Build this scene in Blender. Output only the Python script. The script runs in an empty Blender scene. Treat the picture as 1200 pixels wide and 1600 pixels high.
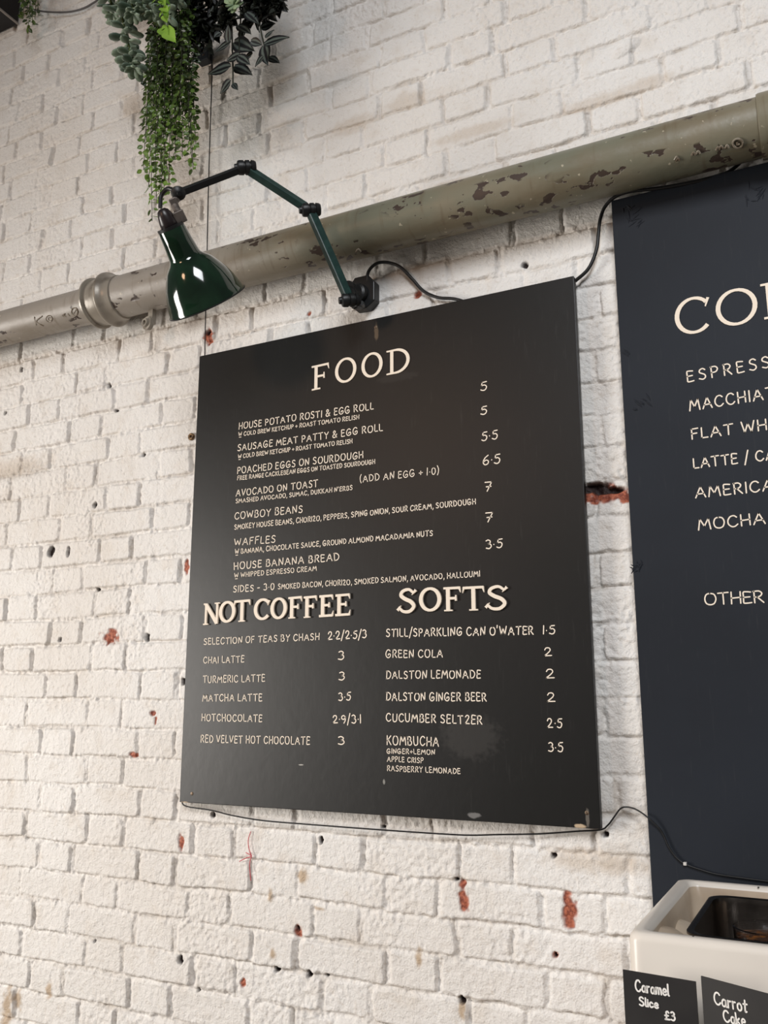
import bpy, bmesh, math, random
import numpy as np
from mathutils import Vector, Matrix

random.seed(7)
SC = bpy.context.scene
COL = SC.collection
WALL_D = 1.88            # camera distance from the brick wall (metres)
EYE = 1.6                # eye height

# ------------------------------------------------------------------ camera
YAW, PITCH, ROLL, FPX = 0.470229, 0.208403, 0.00049, 1385.0
cy, sy, cp, sp = math.cos(YAW), math.sin(YAW), math.cos(PITCH), math.sin(PITCH)
FWD = Vector((-sy * cp, cy * cp, sp))
RIGHT = Vector((cy, sy, 0))
DOWN = FWD.cross(RIGHT)
cr, sr = math.cos(ROLL), math.sin(ROLL)
R2 = cr * RIGHT + sr * DOWN
D2 = -sr * RIGHT + cr * DOWN
CAM = Vector((0, -WALL_D, EYE))
cd = bpy.data.cameras.new('camera')
cd.sensor_fit = 'VERTICAL'
cd.sensor_height = 24.0
cd.lens = FPX / 1600.0 * 24.0
cd.clip_start = 0.02
camo = bpy.data.objects.new('camera', cd)
COL.objects.link(camo)
mw = Matrix((R2, -D2, -FWD)).transposed().to_4x4()
mw.translation = CAM
camo.matrix_world = mw
SC.camera = camo

# ------------------------------------------------------------------ light and exposure
SC.view_settings.view_transform = 'Standard'
SC.view_settings.look = 'None'
SC.view_settings.gamma = 1.0
SC.view_settings.use_curve_mapping = False
SC.view_settings.exposure = 0.0

world = bpy.data.worlds.new('room_air')
SC.world = world
world.use_nodes = True
wn = world.node_tree.nodes
wl = world.node_tree.links
bg = wn['Background']
bg.inputs['Strength'].default_value = 0.23
# dim room all round: a darker ceiling, a lighter lower half
tc = wn.new('ShaderNodeTexCoord'); sep = wn.new('ShaderNodeSeparateXYZ')
rampw = wn.new('ShaderNodeValToRGB')
mr = wn.new('ShaderNodeMapRange'); mr.inputs[1].default_value = -1; mr.inputs[2].default_value = 1
wl.new(tc.outputs['Generated'], sep.inputs[0]); wl.new(sep.outputs['Z'], mr.inputs[0])
wl.new(mr.outputs[0], rampw.inputs[0]); wl.new(rampw.outputs[0], bg.inputs['Color'])
rampw.color_ramp.elements[0].color = (0.42, 0.39, 0.36, 1); rampw.color_ramp.elements[0].position = 0.30
rampw.color_ramp.elements[1].color = (0.34, 0.335, 0.34, 1); rampw.color_ramp.elements[1].position = 0.75


def area(name, loc, target, sx, sz, power, col, spread=180):
    l = bpy.data.lights.new(name, 'AREA')
    l.shape = 'RECTANGLE'; l.size = sx; l.size_y = sz; l.energy = power; l.color = col
    l.spread = math.radians(spread)
    o = bpy.data.objects.new(name, l)
    COL.objects.link(o)
    o.location = loc
    o.rotation_euler = (Vector(target) - Vector(loc)).to_track_quat('-Z', 'Y').to_euler()
    return o


area('window_light_left', (-4.9, -2.7, 1.6), (-0.9, 0, 1.2), 1.3, 1.9, 58, (1.0, 0.945, 0.88), 95)
area('window_light_front', (1.0, -4.2, 4.6), (0.2, 0, 1.8), 1.8, 1.6, 52, (0.95, 0.97, 1.0), 90)
pl = bpy.data.lights.new('pendant_light', 'POINT')
pl.energy = 26; pl.color = (1.0, 0.62, 0.38); pl.shadow_soft_size = 0.22
plo = bpy.data.objects.new('pendant_light', pl); COL.objects.link(plo); plo.location = (-1.95, -2.70, 3.04)


# ------------------------------------------------------------------ helpers
def ray(px, py):
    return (R2 * ((px - 600.0) / FPX) + D2 * ((py - 800.0) / FPX) + FWD)


def at(px, py, Y):
    """point seen at photo pixel (px, py) lying on the plane y = Y (wall face is y = 0)"""
    d = ray(px, py)
    return CAM + d * ((Y + WALL_D) / d.y)


def at_z(px, py, z):
    d = ray(px, py)
    return CAM + d * ((z - EYE) / d.z)


def mpp(p):
    """metres per photo pixel at point p"""
    return (Vector(p) - CAM).dot(FWD) / FPX


def lin(c):
    c = c / 255.0
    return c / 12.92 if c <= 0.04045 else ((c + 0.055) / 1.055) ** 2.4


def rgb(r, g, b):
    return (lin(r), lin(g), lin(b), 1.0)


MATS = {}


def mat(name, col, rough=0.5, metal=0.0, noise=None, bump=None, spec=0.5, coat=0.0, trans=0.0, ior=1.45, grain=None):
    """noise = (scale, colour2, lo, hi); bump = (scale, strength, distance)"""
    m = bpy.data.materials.new(name)
    m.use_nodes = True
    nt = m.node_tree
    b = nt.nodes['Principled BSDF']
    b.inputs['Base Color'].default_value = col
    b.inputs['Roughness'].default_value = rough
    b.inputs['Metallic'].default_value = metal
    b.inputs['Specular IOR Level'].default_value = spec
    b.inputs['Coat Weight'].default_value = coat
    b.inputs['Transmission Weight'].default_value = trans
    b.inputs['IOR'].default_value = ior
    tcn = nt.nodes.new('ShaderNodeTexCoord')
    if noise:
        n = nt.nodes.new('ShaderNodeTexNoise'); n.inputs['Scale'].default_value = noise[0]; n.inputs['Detail'].default_value = 6
        r = nt.nodes.new('ShaderNodeValToRGB')
        r.color_ramp.elements[0].position = noise[2]; r.color_ramp.elements[1].position = noise[3]
        r.color_ramp.elements[0].color = col; r.color_ramp.elements[1].color = noise[1]
        nt.links.new(tcn.outputs['Object'], n.inputs['Vector'])
        nt.links.new(n.outputs['Fac'], r.inputs[0]); nt.links.new(r.outputs[0], b.inputs['Base Color'])
    if bump:
        n = nt.nodes.new('ShaderNodeTexNoise'); n.inputs['Scale'].default_value = bump[0]; n.inputs['Detail'].default_value = 4
        bp = nt.nodes.new('ShaderNodeBump'); bp.inputs['Strength'].default_value = bump[1]; bp.inputs['Distance'].default_value = bump[2]
        nt.links.new(tcn.outputs['Object'], n.inputs['Vector'])
        nt.links.new(n.outputs['Fac'], bp.inputs['Height']); nt.links.new(bp.outputs[0], b.inputs['Normal'])
    MATS[name] = m
    return m


def link_mesh(name, verts, faces, m, parent=None, smooth=False, mats=None, fmat=None):
    me = bpy.data.meshes.new(name)
    me.from_pydata([tuple(v) for v in verts], [], faces)
    me.update()
    if mats:
        for q in mats:
            me.materials.append(q)
        if fmat:
            me.polygons.foreach_set('material_index', fmat)
    else:
        me.materials.append(m)
    if smooth:
        me.polygons.foreach_set('use_smooth', [True] * len(me.polygons))
    o = bpy.data.objects.new(name, me)
    COL.objects.link(o)
    if parent:
        o.parent = parent
    return o


class MB:
    """collects shapes (in world or local space) into ONE mesh"""
    def __init__(s):
        s.v = []; s.f = []

    def add(s, v, f):
        k = len(s.v); s.v += [Vector(q) for q in v]; s.f += [tuple(i + k for i in q) for q in f]

    def box(s, c, ux, uy, uz, hx, hy, hz):
        c = Vector(c); ux, uy, uz = Vector(ux), Vector(uy), Vector(uz)
        v = []
        for a in (-1, 1):
            for b in (-1, 1):
                for d in (-1, 1):
                    v.append(c + ux * hx * a + uy * hy * b + uz * hz * d)
        s.add(v, [(0, 1, 3, 2), (4, 6, 7, 5), (0, 4, 5, 1), (2, 3, 7, 6), (0, 2, 6, 4), (1, 5, 7, 3)])

    def lathe(s, p0, axis, prof, n=32, cap=True, ref=None):
        """prof = [(along, radius), ...] from p0 along axis"""
        p0 = Vector(p0); ax = Vector(axis).normalized()
        u = ax.orthogonal().normalized(); w = ax.cross(u)
        v = []; f = []
        for (t, r) in prof:
            for i in range(n):
                a = 2 * math.pi * i / n
                v.append(p0 + ax * t + (u * math.cos(a) + w * math.sin(a)) * r)
        for j in range(len(prof) - 1):
            for i in range(n):
                i2 = (i + 1) % n
                f.append((j * n + i, j * n + i2, (j + 1) * n + i2, (j + 1) * n + i))
        if cap:
            f.append(tuple(range(n - 1, -1, -1))); k = (len(prof) - 1) * n
            f.append(tuple(range(k, k + n)))
        s.add(v, f)

    def tube(s, pts, r, n=8, sub=6, smooth=True):
        P = catmull(pts, sub) if smooth and len(pts) > 2 else [Vector(p) for p in pts]
        v = []; f = []
        nrm = None
        for i, p in enumerate(P):
            t = (P[min(i + 1, len(P) - 1)] - P[max(i - 1, 0)]).normalized()
            if nrm is None:
                nrm = t.orthogonal().normalized()
            else:
                nrm = (nrm - t * nrm.dot(t)).normalized()
            w = t.cross(nrm)
            rr = r(i / max(1, len(P) - 1)) if callable(r) else r
            for k in range(n):
                a = 2 * math.pi * k / n
                v.append(p + (nrm * math.cos(a) + w * math.sin(a)) * rr)
        for i in range(len(P) - 1):
            for k in range(n):
                k2 = (k + 1) % n
                f.append((i * n + k, i * n + k2, (i + 1) * n + k2, (i + 1) * n + k))
        f.append(tuple(range(n - 1, -1, -1))); q = (len(P) - 1) * n
        f.append(tuple(range(q, q + n)))
        s.add(v, f)

    def build(s, name, m, parent=None, smooth=False, bevel=0.0, angle=35):
        o = link_mesh(name, s.v, s.f, m, None, False)
        bm = bmesh.new(); bm.from_mesh(o.data)
        bmesh.ops.recalc_face_normals(bm, faces=bm.faces)
        bm.to_mesh(o.data); bm.free()
        if bevel:
            md = o.modifiers.new('bevel', 'BEVEL'); md.width = bevel; md.segments = 2; md.limit_method = 'ANGLE'; md.angle_limit = math.radians(40)
        if smooth:
            o.data.polygons.foreach_set('use_smooth', [True] * len(o.data.polygons))
            o.data.set_sharp_from_angle(angle=math.radians(angle))
        if parent:
            o.parent = parent
            o.matrix_parent_inverse = parent_inv(parent)
        return o


def parent_inv(p):
    m = Matrix.Translation(p.location)
    return m.inverted()


def catmull(pts, sub=6):
    P = [Vector(p) for p in pts]
    P = [P[0] * 2 - P[1]] + P + [P[-1] * 2 - P[-2]]
    out = []
    for i in range(1, len(P) - 2):
        a, b, c, d = P[i - 1], P[i], P[i + 1], P[i + 2]
        for k in range(sub):
            t = k / sub
            out.append(0.5 * ((2 * b) + (c - a) * t + (2 * a - 5 * b + 4 * c - d) * t * t + (3 * b - a - 3 * c + d) * t ** 3))
    out.append(P[-2])
    return out


def tag(o, label=None, cat=None, group=None, kind=None):
    if label: o['label'] = label
    if cat: o['category'] = cat
    if group: o['group'] = group
    if kind: o['kind'] = kind
    return o


def thing(name, loc, label, cat, group=None):
    o = bpy.data.objects.new(name, None)
    o.empty_display_size = 0.05
    COL.objects.link(o)
    o.location = loc
    return tag(o, label, cat, group)


# ------------------------------------------------------------------ materials
M_black = mat('black_enamel', rgb(24, 25, 26), 0.42, bump=(180, 0.15, 0.001))
M_teal = mat('worn_green_arm_paint', rgb(26, 52, 48), 0.38, noise=(60, rgb(36, 66, 60), 0.45, 0.7), bump=(120, 0.12, 0.001))
M_green = mat('green_vitreous_enamel', rgb(12, 32, 20), 0.10, noise=(16, rgb(24, 52, 34), 0.4, 0.75), spec=0.6, coat=0.6)
M_white_in = mat('white_enamel_inside', rgb(225, 222, 212), 0.25)
M_alu = mat('dull_cast_aluminium', rgb(120, 112, 106), 0.48, 0.6, noise=(70, rgb(84, 78, 74), 0.45, 0.7))
M_bake = mat('brown_black_bakelite', rgb(38, 31, 32), 0.32)
M_rubber = mat('black_cable_sheath', rgb(20, 20, 21), 0.45)
M_cream = mat('cream_sign_paint', rgb(232, 218, 200), 0.6, bump=(300, 0.08, 0.0005))
M_chalk = mat('white_chalk_pen', rgb(232, 228, 222), 0.75)
M_screw = mat('rusty_screw_steel', rgb(120, 105, 88), 0.5, 0.6, noise=(200, rgb(70, 50, 38), 0.4, 0.6))

M_wood = mat('bare_pine', rgb(170, 140, 104), 0.6, noise=(20, rgb(150, 118, 84), 0.4, 0.6))

# ------------------------------------------------------------------ brick wall (real relief)
P_BRICK = 0.3595
COURSE = 0.07657
Z0 = EYE + 1.07173                      # top of course 0
EVEN_D = {0: 0, 2: -.004, 4: -.018, 6: -.014, 8: -.026, 10: -.031, 12: -.03, 14: -.034, 16: -.017, 18: -.005, 20: -.011, 22: .015}
ODD_D = {1: .02, 3: .007, 5: .003, 7: 0, 9: -.018, 11: -.008, 13: -.014, 15: -.013, 17: .004, 19: .011, 21: .013, 23: .01}

rng = np.random.default_rng(11)


def vnoise(X, Z, scale, seed):
    """smooth value noise in [-1, 1]; scale = feature size in metres"""
    r = np.random.default_rng(seed)
    N = 512
    g = r.uniform(-1, 1, (N, N)).astype(np.float32)
    fx = X / scale + 1000.0; fz = Z / scale + 1000.0
    ix = np.floor(fx).astype(np.int64); iz = np.floor(fz).astype(np.int64)
    tx = (fx - ix); tz = (fz - iz)
    tx = tx * tx * (3 - 2 * tx); tz = tz * tz * (3 - 2 * tz)
    ix %= N; iz %= N; ix1 = (ix + 1) % N; iz1 = (iz + 1) % N
    a = g[iz, ix] * (1 - tx) + g[iz, ix1] * tx
    b = g[iz1, ix] * (1 - tx) + g[iz1, ix1] * tx
    return a * (1 - tz) + b * tz


def sstep(a, b, x):
    t = np.clip((x - a) / (b - a), 0, 1)
    return t * t * (3 - 2 * t)


def axis_coords(lo, a, b, hi, fine, coarse):
    left = np.arange(lo, a, coarse); mid = np.arange(a, b, fine); right = np.arange(b, hi + coarse * .5, coarse)
    return np.concatenate([left, mid, right])


def build_wall():
    FINE = 0.0027
    xs = axis_coords(-3.6, -2.75, 0.12, 1.6, FINE, 0.02)
    zs = axis_coords(0.0, 0.66, 4.30, 4.7, FINE, 0.02)
    X, Z = np.meshgrid(xs, zs)
    X = X.astype(np.float64); Z = Z.astype(np.float64)
    # warp so that courses and joints are never ruler straight
    Xw = X + 0.0035 * vnoise(X, Z, 0.06, 1) + 0.0018 * vnoise(X, Z, 0.02, 2)
    Zw = Z + 0.0030 * vnoise(X, Z, 0.13, 3) + 0.0018 * vnoise(X, Z, 0.03, 4)
    kf = (Z0 - Zw) / COURSE
    k = np.floor(kf).astype(int)
    vz = (kf - k)                       # 0 at top of course, 1 at bottom
    kmin, kmax = k.min(), k.max()
    off = np.zeros(kmax - kmin + 1)
    for kk in range(kmin, kmax + 1):
        j = rng.normal(0, 0.009)
        if kk % 2 == 0:
            off[kk - kmin] = -1.13 + EVEN_D.get(kk, j)
        else:
            off[kk - kmin] = -0.962 + ODD_D.get(kk, j)
    ph = (Xw - off[k - kmin]) / P_BRICK
    n = np.floor(ph).astype(int)
    q = (ph - n) * P_BRICK
    HEAD = 0.125
    ishead = q < HEAD
    bx0 = np.where(ishead, 0.0, HEAD); bx1 = np.where(ishead, HEAD, P_BRICK)
    bid = ((k - kmin) * 131 + (n + 40) * 2 + ishead).astype(int)
    NB = bid.max() + 2
    tab = lambda s, lo, hi: np.random.default_rng(s).uniform(lo, hi, NB)[bid]
    # half widths of the joints, different on every brick
    jl = tab(21, 0.0028, 0.0088); jr = tab(22, 0.0028, 0.0088)
    jt = tab(23, 0.002, 0.0058) / 1.0; jb = tab(24, 0.002, 0.0062)
    zt = vz * COURSE; zb = (1 - vz) * COURSE
    dl = q - bx0 - jl; dr = bx1 - q - jr
    dt = zt - jt; db = zb - jb
    # rounded, worn arrises
    rad = tab(25, 0.004, 0.013)
    ex = np.minimum(dl, dr); ez = np.minimum(dt, db)
    cx = np.maximum(rad - ex, 0); cz = np.maximum(rad - ez, 0)
    d = rad - np.sqrt(cx * cx + cz * cz)
    d = np.minimum(d, np.minimum(ex, ez) + 0.002)
    d = d + 0.0013 * vnoise(X, Z, 0.011, 5)
    edge = sstep(-0.0028, 0.0046, d)
    prot = tab(26, -0.0022, 0.0024)
    tx = tab(27, -1, 1) * 0.0016; tz_ = tab(28, -1, 1) * 0.0014
    face = prot + tx * ((q - (bx0 + bx1) / 2) / 0.11) + tz_ * (vz - 0.5) * 2
    face += 0.0008 * vnoise(X, Z, 0.045, 6) + 0.0004 * vnoise(X * .8 + Z * .6, Z * .8 - X * .6, 0.012, 7) + 0.0003 * vnoise(X, Z, 0.0062, 8)
    # mortar: recessed, lumpy, partly flooded with paint
    fill = 0.5 + 0.5 * vnoise(X, Z, 0.10, 9)
    vert = sstep(-0.001, 0.003, np.minimum(dt, db))       # 1 in the perpends
    depth = (0.0034 + 0.0056 * fill) * tab(29, 0.6, 1.25)
    mort = -depth + 0.0020 * vnoise(X, Z, 0.012, 10) + 0.0016 * vnoise(X, Z, 0.006, 12)
    H = mort + (face - mort) * edge
    # blobs of mortar and paint sitting along the beds
    lum = np.clip(vnoise(X, Z, 0.009, 13) * 0.6 + vnoise(X, Z, 0.035, 14) * 0.55 - 0.18, 0, 1)
    bedband = np.exp(-((np.minimum(zt, zb) - 0.002) / 0.009) ** 2)
    H += 0.0070 * lum * bedband
    rough = sstep(0.25, 0.6, vnoise(X, Z, 0.16, 15))
    H += 0.0018 * rough * vnoise(X, Z, 0.008, 16)
    # slow waviness of the whole wall
    H += 0.0020 * vnoise(X, Z, 0.5, 17)
    # pits in the brick faces
    pit = np.clip(vnoise(X, Z, 0.010, 18) - 0.80, 0, 1) * 5
    H -= 0.0022 * np.clip(pit, 0, 1)

    chip = np.zeros_like(H); hole = np.zeros_like(H); tan = np.zeros_like(H); grey = np.zeros_like(H)
    edgen = 0.35 * vnoise(X, Z, 0.008, 31) + 0.30 * vnoise(X, Z, 0.018, 32)

    def blob(px, py, rx, ry, soft=0.25, nz=1.0):
        c = at(px, py, 0); s = mpp(c)
        rxm = rx * s / 0.93; rzm = ry * s
        r = np.sqrt(((X - c.x) / rxm) ** 2 + ((Z - c.z) / rzm) ** 2) + edgen * nz
        return 1 - sstep(1 - soft, 1 + soft, r)

    for b in [(172, 995, 14, 11), (652, 462, 6, 6), (326, 527, 9, 12), (483, 490, 4, 4), (283, 1315, 4.5, 10), (465, 1455, 7, 8),
              (725, 1408, 7, 17), (722, 1381, 5, 5), (890, 1427, 11, 25), (868, 1492, 5, 5), (239, 1115, 5, 4), (242, 1125, 3, 7),
              (379, 1537, 4, 6), (208, 1180, 7, 5), (945, 772, 34, 13), (978, 778, 12, 9), (1005, 778, 10, 10), (292, 885, 4, 10)]:
        w = blob(*b); chip = np.maximum(chip, w)
    for b in [(283, 1499, 4.5, 6), (34, 577, 4, 5), (169, 602, 4, 4), (180, 641, 5, 3.5), (9, 646, 3, 3), (148, 789, 4, 5), (224, 710, 3, 3),
              (431, 1515, 5, 5), (482, 1522, 4.5, 5.5), (510, 1524, 3, 3), (502, 1312, 4, 6), (333, 1273, 3.5, 3.5), (598, 1292, 3.5, 3.5),
              (866, 1337, 4, 4), (946, 1303, 4, 4), (229, 996, 5, 6), (94, 1000, 3.5, 4), (151, 921, 3, 3), (309, 1546, 3, 4),
              (146, 1471, 2.5, 2.5), (80, 862, 6, 9), (107, 862, 3, 8), (820, 413, 4.5, 5.5), (925, 762, 20, 7), (950, 766, 24, 5),
              (464, 1452, 4, 4), (867, 1493, 3, 3), (325, 520, 4, 4), (722, 1563, 5, 5), (712, 1374, 3, 3), (285, 1064, 4, 5)]:
        hole = np.maximum(hole, blob(*b, soft=0.2, nz=0.7))
    for b in [(472, 1370, 9, 9), (428, 1492, 6, 9), (655, 1498, 6, 14), (722, 1577, 5, 13), (26, 1562, 7, 12), (10, 1580, 9, 26),
              (422, 1398, 4, 8), (500, 1420, 10, 3), (76, 1548, 6, 10)]:
        tan = np.maximum(tan, 0.75 * blob(*b, soft=0.5))
    for b in [(915, 1342, 52, 17), (970, 1352, 40, 14), (205, 165, 18, 20), (935, 157, 52, 11), (1010, 130, 40, 10), (550, 197, 34, 14),
              (635, 158, 30, 14), (330, 110, 60, 30), (700, 290, 40, 8), (20, 730, 60, 14), (740, 205, 60, 10)]:
        tan = np.maximum(tan, 0.30 * blob(*b, soft=0.5, nz=0.5))
    for b in [(945, 1264, 60, 9), (965, 1240, 10, 20), (975, 1340, 30, 18), (30, 738, 60, 12), (225, 168, 22, 22)]:
        grey = np.maximum(grey, 0.5 * blob(*b, soft=0.5, nz=0.6))
    H = H - 0.0045 * chip * (0.6 + 0.6 * np.abs(vnoise(X, Z, 0.01, 33))) - 0.012 * hole
    # a stone lump painted over, high on the wall
    c = at(978, 75, 0)
    r = ((X - c.x) / 0.035) ** 2 + ((Z - c.z - 0.35 * (X - c.x)) / 0.02) ** 2
    H += 0.010 * np.clip(1 - r, 0, 1)
    # broken edges of the paint, faint dirt in the joints
    crack = np.exp(-((db + 0.0006) / 0.0014) ** 2) * sstep(0.0, 0.35, vnoise(X, Z, 0.05, 35) + 0.25 * vnoise(X, Z, 0.015, 36))
    crackv = np.exp(-((dr + 0.0004) / 0.0013) ** 2) * sstep(0.1, 0.45, vnoise(X, Z, 0.045, 37))
    crack = np.maximum(crack, crackv)
    H -= 0.0022 * crack
    dirt = 1.1 * crack + (1 - edge) * sstep(0.0, 0.7, vnoise(X, Z, 0.09, 34)) * 0.5

    H = np.where(H > .004, .004 + (.0080 - .004) * np.tanh((H - .004) / .006), H)
    nz, nx = X.shape
    co = np.empty((nz * nx, 3)); co[:, 0] = X.ravel(); co[:, 1] = -H.ravel(); co[:, 2] = Z.ravel()
    idx = np.arange(nz * nx).reshape(nz, nx)
    quads = np.stack([idx[:-1, :-1], idx[:-1, 1:], idx[1:, 1:], idx[1:, :-1]], -1).reshape(-1, 4)
    # the wall's thickness: a back face with returns along the border
    ring = np.concatenate([idx[0, :], idx[1:, -1], idx[-1, -2::-1], idx[-2:0:-1, 0]])
    nb = len(ring)
    back = co[ring].copy(); back[:, 1] = 0.22
    base = len(co)
    co = np.concatenate([co, back])
    rr = np.arange(nb)
    sk = np.stack([ring, base + rr, base + (rr + 1) % nb, np.roll(ring, -1)], -1)
    quads = np.concatenate([quads, sk])
    me = bpy.data.meshes.new('wall_back')
    me.vertices.add(len(co)); me.vertices.foreach_set('co', co.ravel().astype(np.float32))
    nq = len(quads)
    me.loops.add(nq * 4 + nb); 
    li = np.concatenate([quads.ravel(), base + np.arange(nb)[::-1]]).astype(np.int32)
    me.loops.foreach_set('vertex_index', li)
    me.polygons.add(nq + 1)
    ls = np.concatenate([np.arange(nq) * 4, [nq * 4]]).astype(np.int32)
    me.polygons.foreach_set('loop_start', ls)
    me.update(calc_edges=True)
    sm = np.ones(nq + 1, dtype=bool); sm[-len(sk) - 1:] = False
    me.polygons.foreach_set('use_smooth', sm)
    at1 = me.attributes.new('wear', 'FLOAT_COLOR', 'POINT')
    w = np.zeros((len(co), 4), np.float32)
    w[:nz * nx, 0] = chip.ravel(); w[:nz * nx, 1] = hole.ravel(); w[:nz * nx, 2] = np.clip(tan, 0, 1).ravel(); w[:nz * nx, 3] = np.clip(grey + dirt, 0, 1).ravel()
    at1.data.foreach_set('color', w.ravel())
    o = bpy.data.objects.new('wall_back', me)
    COL.objects.link(o)
    tag(o, 'white painted brick wall with chipped spots', kind='structure')

    m = bpy.data.materials.new('white_painted_brick'); m.use_nodes = True
    nt = m.node_tree; N = nt.nodes; L = nt.links
    bs = N['Principled BSDF']
    bs.inputs['Roughness'].default_value = 0.62
    bs.inputs['Specular IOR Level'].default_value = 0.35
    tcn = N.new('ShaderNodeTexCoord')

    def noise(scale, det=5):
        a = N.new('ShaderNodeTexNoise'); a.inputs['Scale'].default_value = scale; a.inputs['Detail'].default_value = det
        L.new(tcn.outputs['Object'], a.inputs['Vector']); return a

    def mix(fac, a, b):
        x = N.new('ShaderNodeMix'); x.data_type = 'RGBA'
        if isinstance(fac, float): x.inputs[0].default_value = fac
        else: L.new(fac, x.inputs[0])
        for i, c in ((6, a), (7, b)):
            if isinstance(c, tuple): x.inputs[i].default_value = c
            else: L.new(c, x.inputs[i])
        return x.outputs[2]

    def ramp(src, lo, hi):
        r = N.new('ShaderNodeMapRange'); r.interpolation_type = 'SMOOTHSTEP'
        r.inputs[1].default_value = lo; r.inputs[2].default_value = hi
        L.new(src, r.inputs[0]); return r.outputs[0]

    def mul(a, v):
        r = N.new('ShaderNodeMath'); r.operation = 'MULTIPLY'; L.new(a, r.inputs[0]); r.inputs[1].default_value = v
        return r.outputs[0]

    att = N.new('ShaderNodeAttribute'); att.attribute_name = 'wear'
    sp_ = N.new('ShaderNodeSeparateColor'); L.new(att.outputs['Color'], sp_.inputs[0])
    base_c = mix(ramp(noise(2.2, 3).outputs['Fac'], 0.35, 0.65), rgb(225, 222, 218), rgb(218, 213, 207))
    base_c = mix(mul(ramp(noise(16).outputs['Fac'], 0.5, 0.75), 0.45), base_c, rgb(206, 196, 184))
    base_c = mix(mul(ramp(noise(90).outputs['Fac'], 0.56, 0.72), 0.35), base_c, rgb(190, 178, 164))
    base_c = mix(mul(att.outputs['Alpha'], 0.55), base_c, rgb(160, 148, 134))
    base_c = mix(sp_.outputs[2], base_c, rgb(168, 140, 104))
    spk = ramp(noise(420, 2).outputs['Fac'], 0.735, 0.76)
    base_c = mix(mul(spk, 0.6), base_c, rgb(110, 92, 78))
    red = mix(ramp(noise(130).outputs['Fac'], 0.35, 0.65), rgb(120, 58, 42), rgb(176, 102, 76))
    base_c = mix(sp_.outputs[0], base_c, red)
    base_c = mix(sp_.outputs[1], base_c, rgb(38, 26, 24))
    L.new(base_c, bs.inputs['Base Color'])
    n1 = noise(230, 5); n2 = noise(70, 4)
    ad = N.new('ShaderNodeMath'); ad.operation = 'MULTIPLY_ADD'; ad.inputs[1].default_value = 0.55
    L.new(n1.outputs['Fac'], ad.inputs[0]); L.new(n2.outputs['Fac'], ad.inputs[2])
    bp = N.new('ShaderNodeBump'); bp.inputs['Strength'].default_value = 0.85; bp.inputs['Distance'].default_value = 0.0042
    L.new(ad.outputs[0], bp.inputs['Height']); L.new(bp.outputs[0], bs.inputs['Normal'])
    me.materials.append(m)


build_wall()

# floor (below the frame)
fl = MB(); fl.box((-1.0, -3.0, -0.05), (1, 0, 0), (0, 1, 0), (0, 0, 1), 4.0, 3.3, 0.05)
M_floor = mat('grey_concrete_floor', rgb(150, 142, 132), 0.6, noise=(3, rgb(128, 120, 112), 0.4, 0.7))
tag(fl.build('floor', M_floor), 'grey concrete floor', kind='structure')

# ------------------------------------------------------------------ lettering
def S(*p): return ('s', p)
def Ln(*p): return ('l', p)


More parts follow.
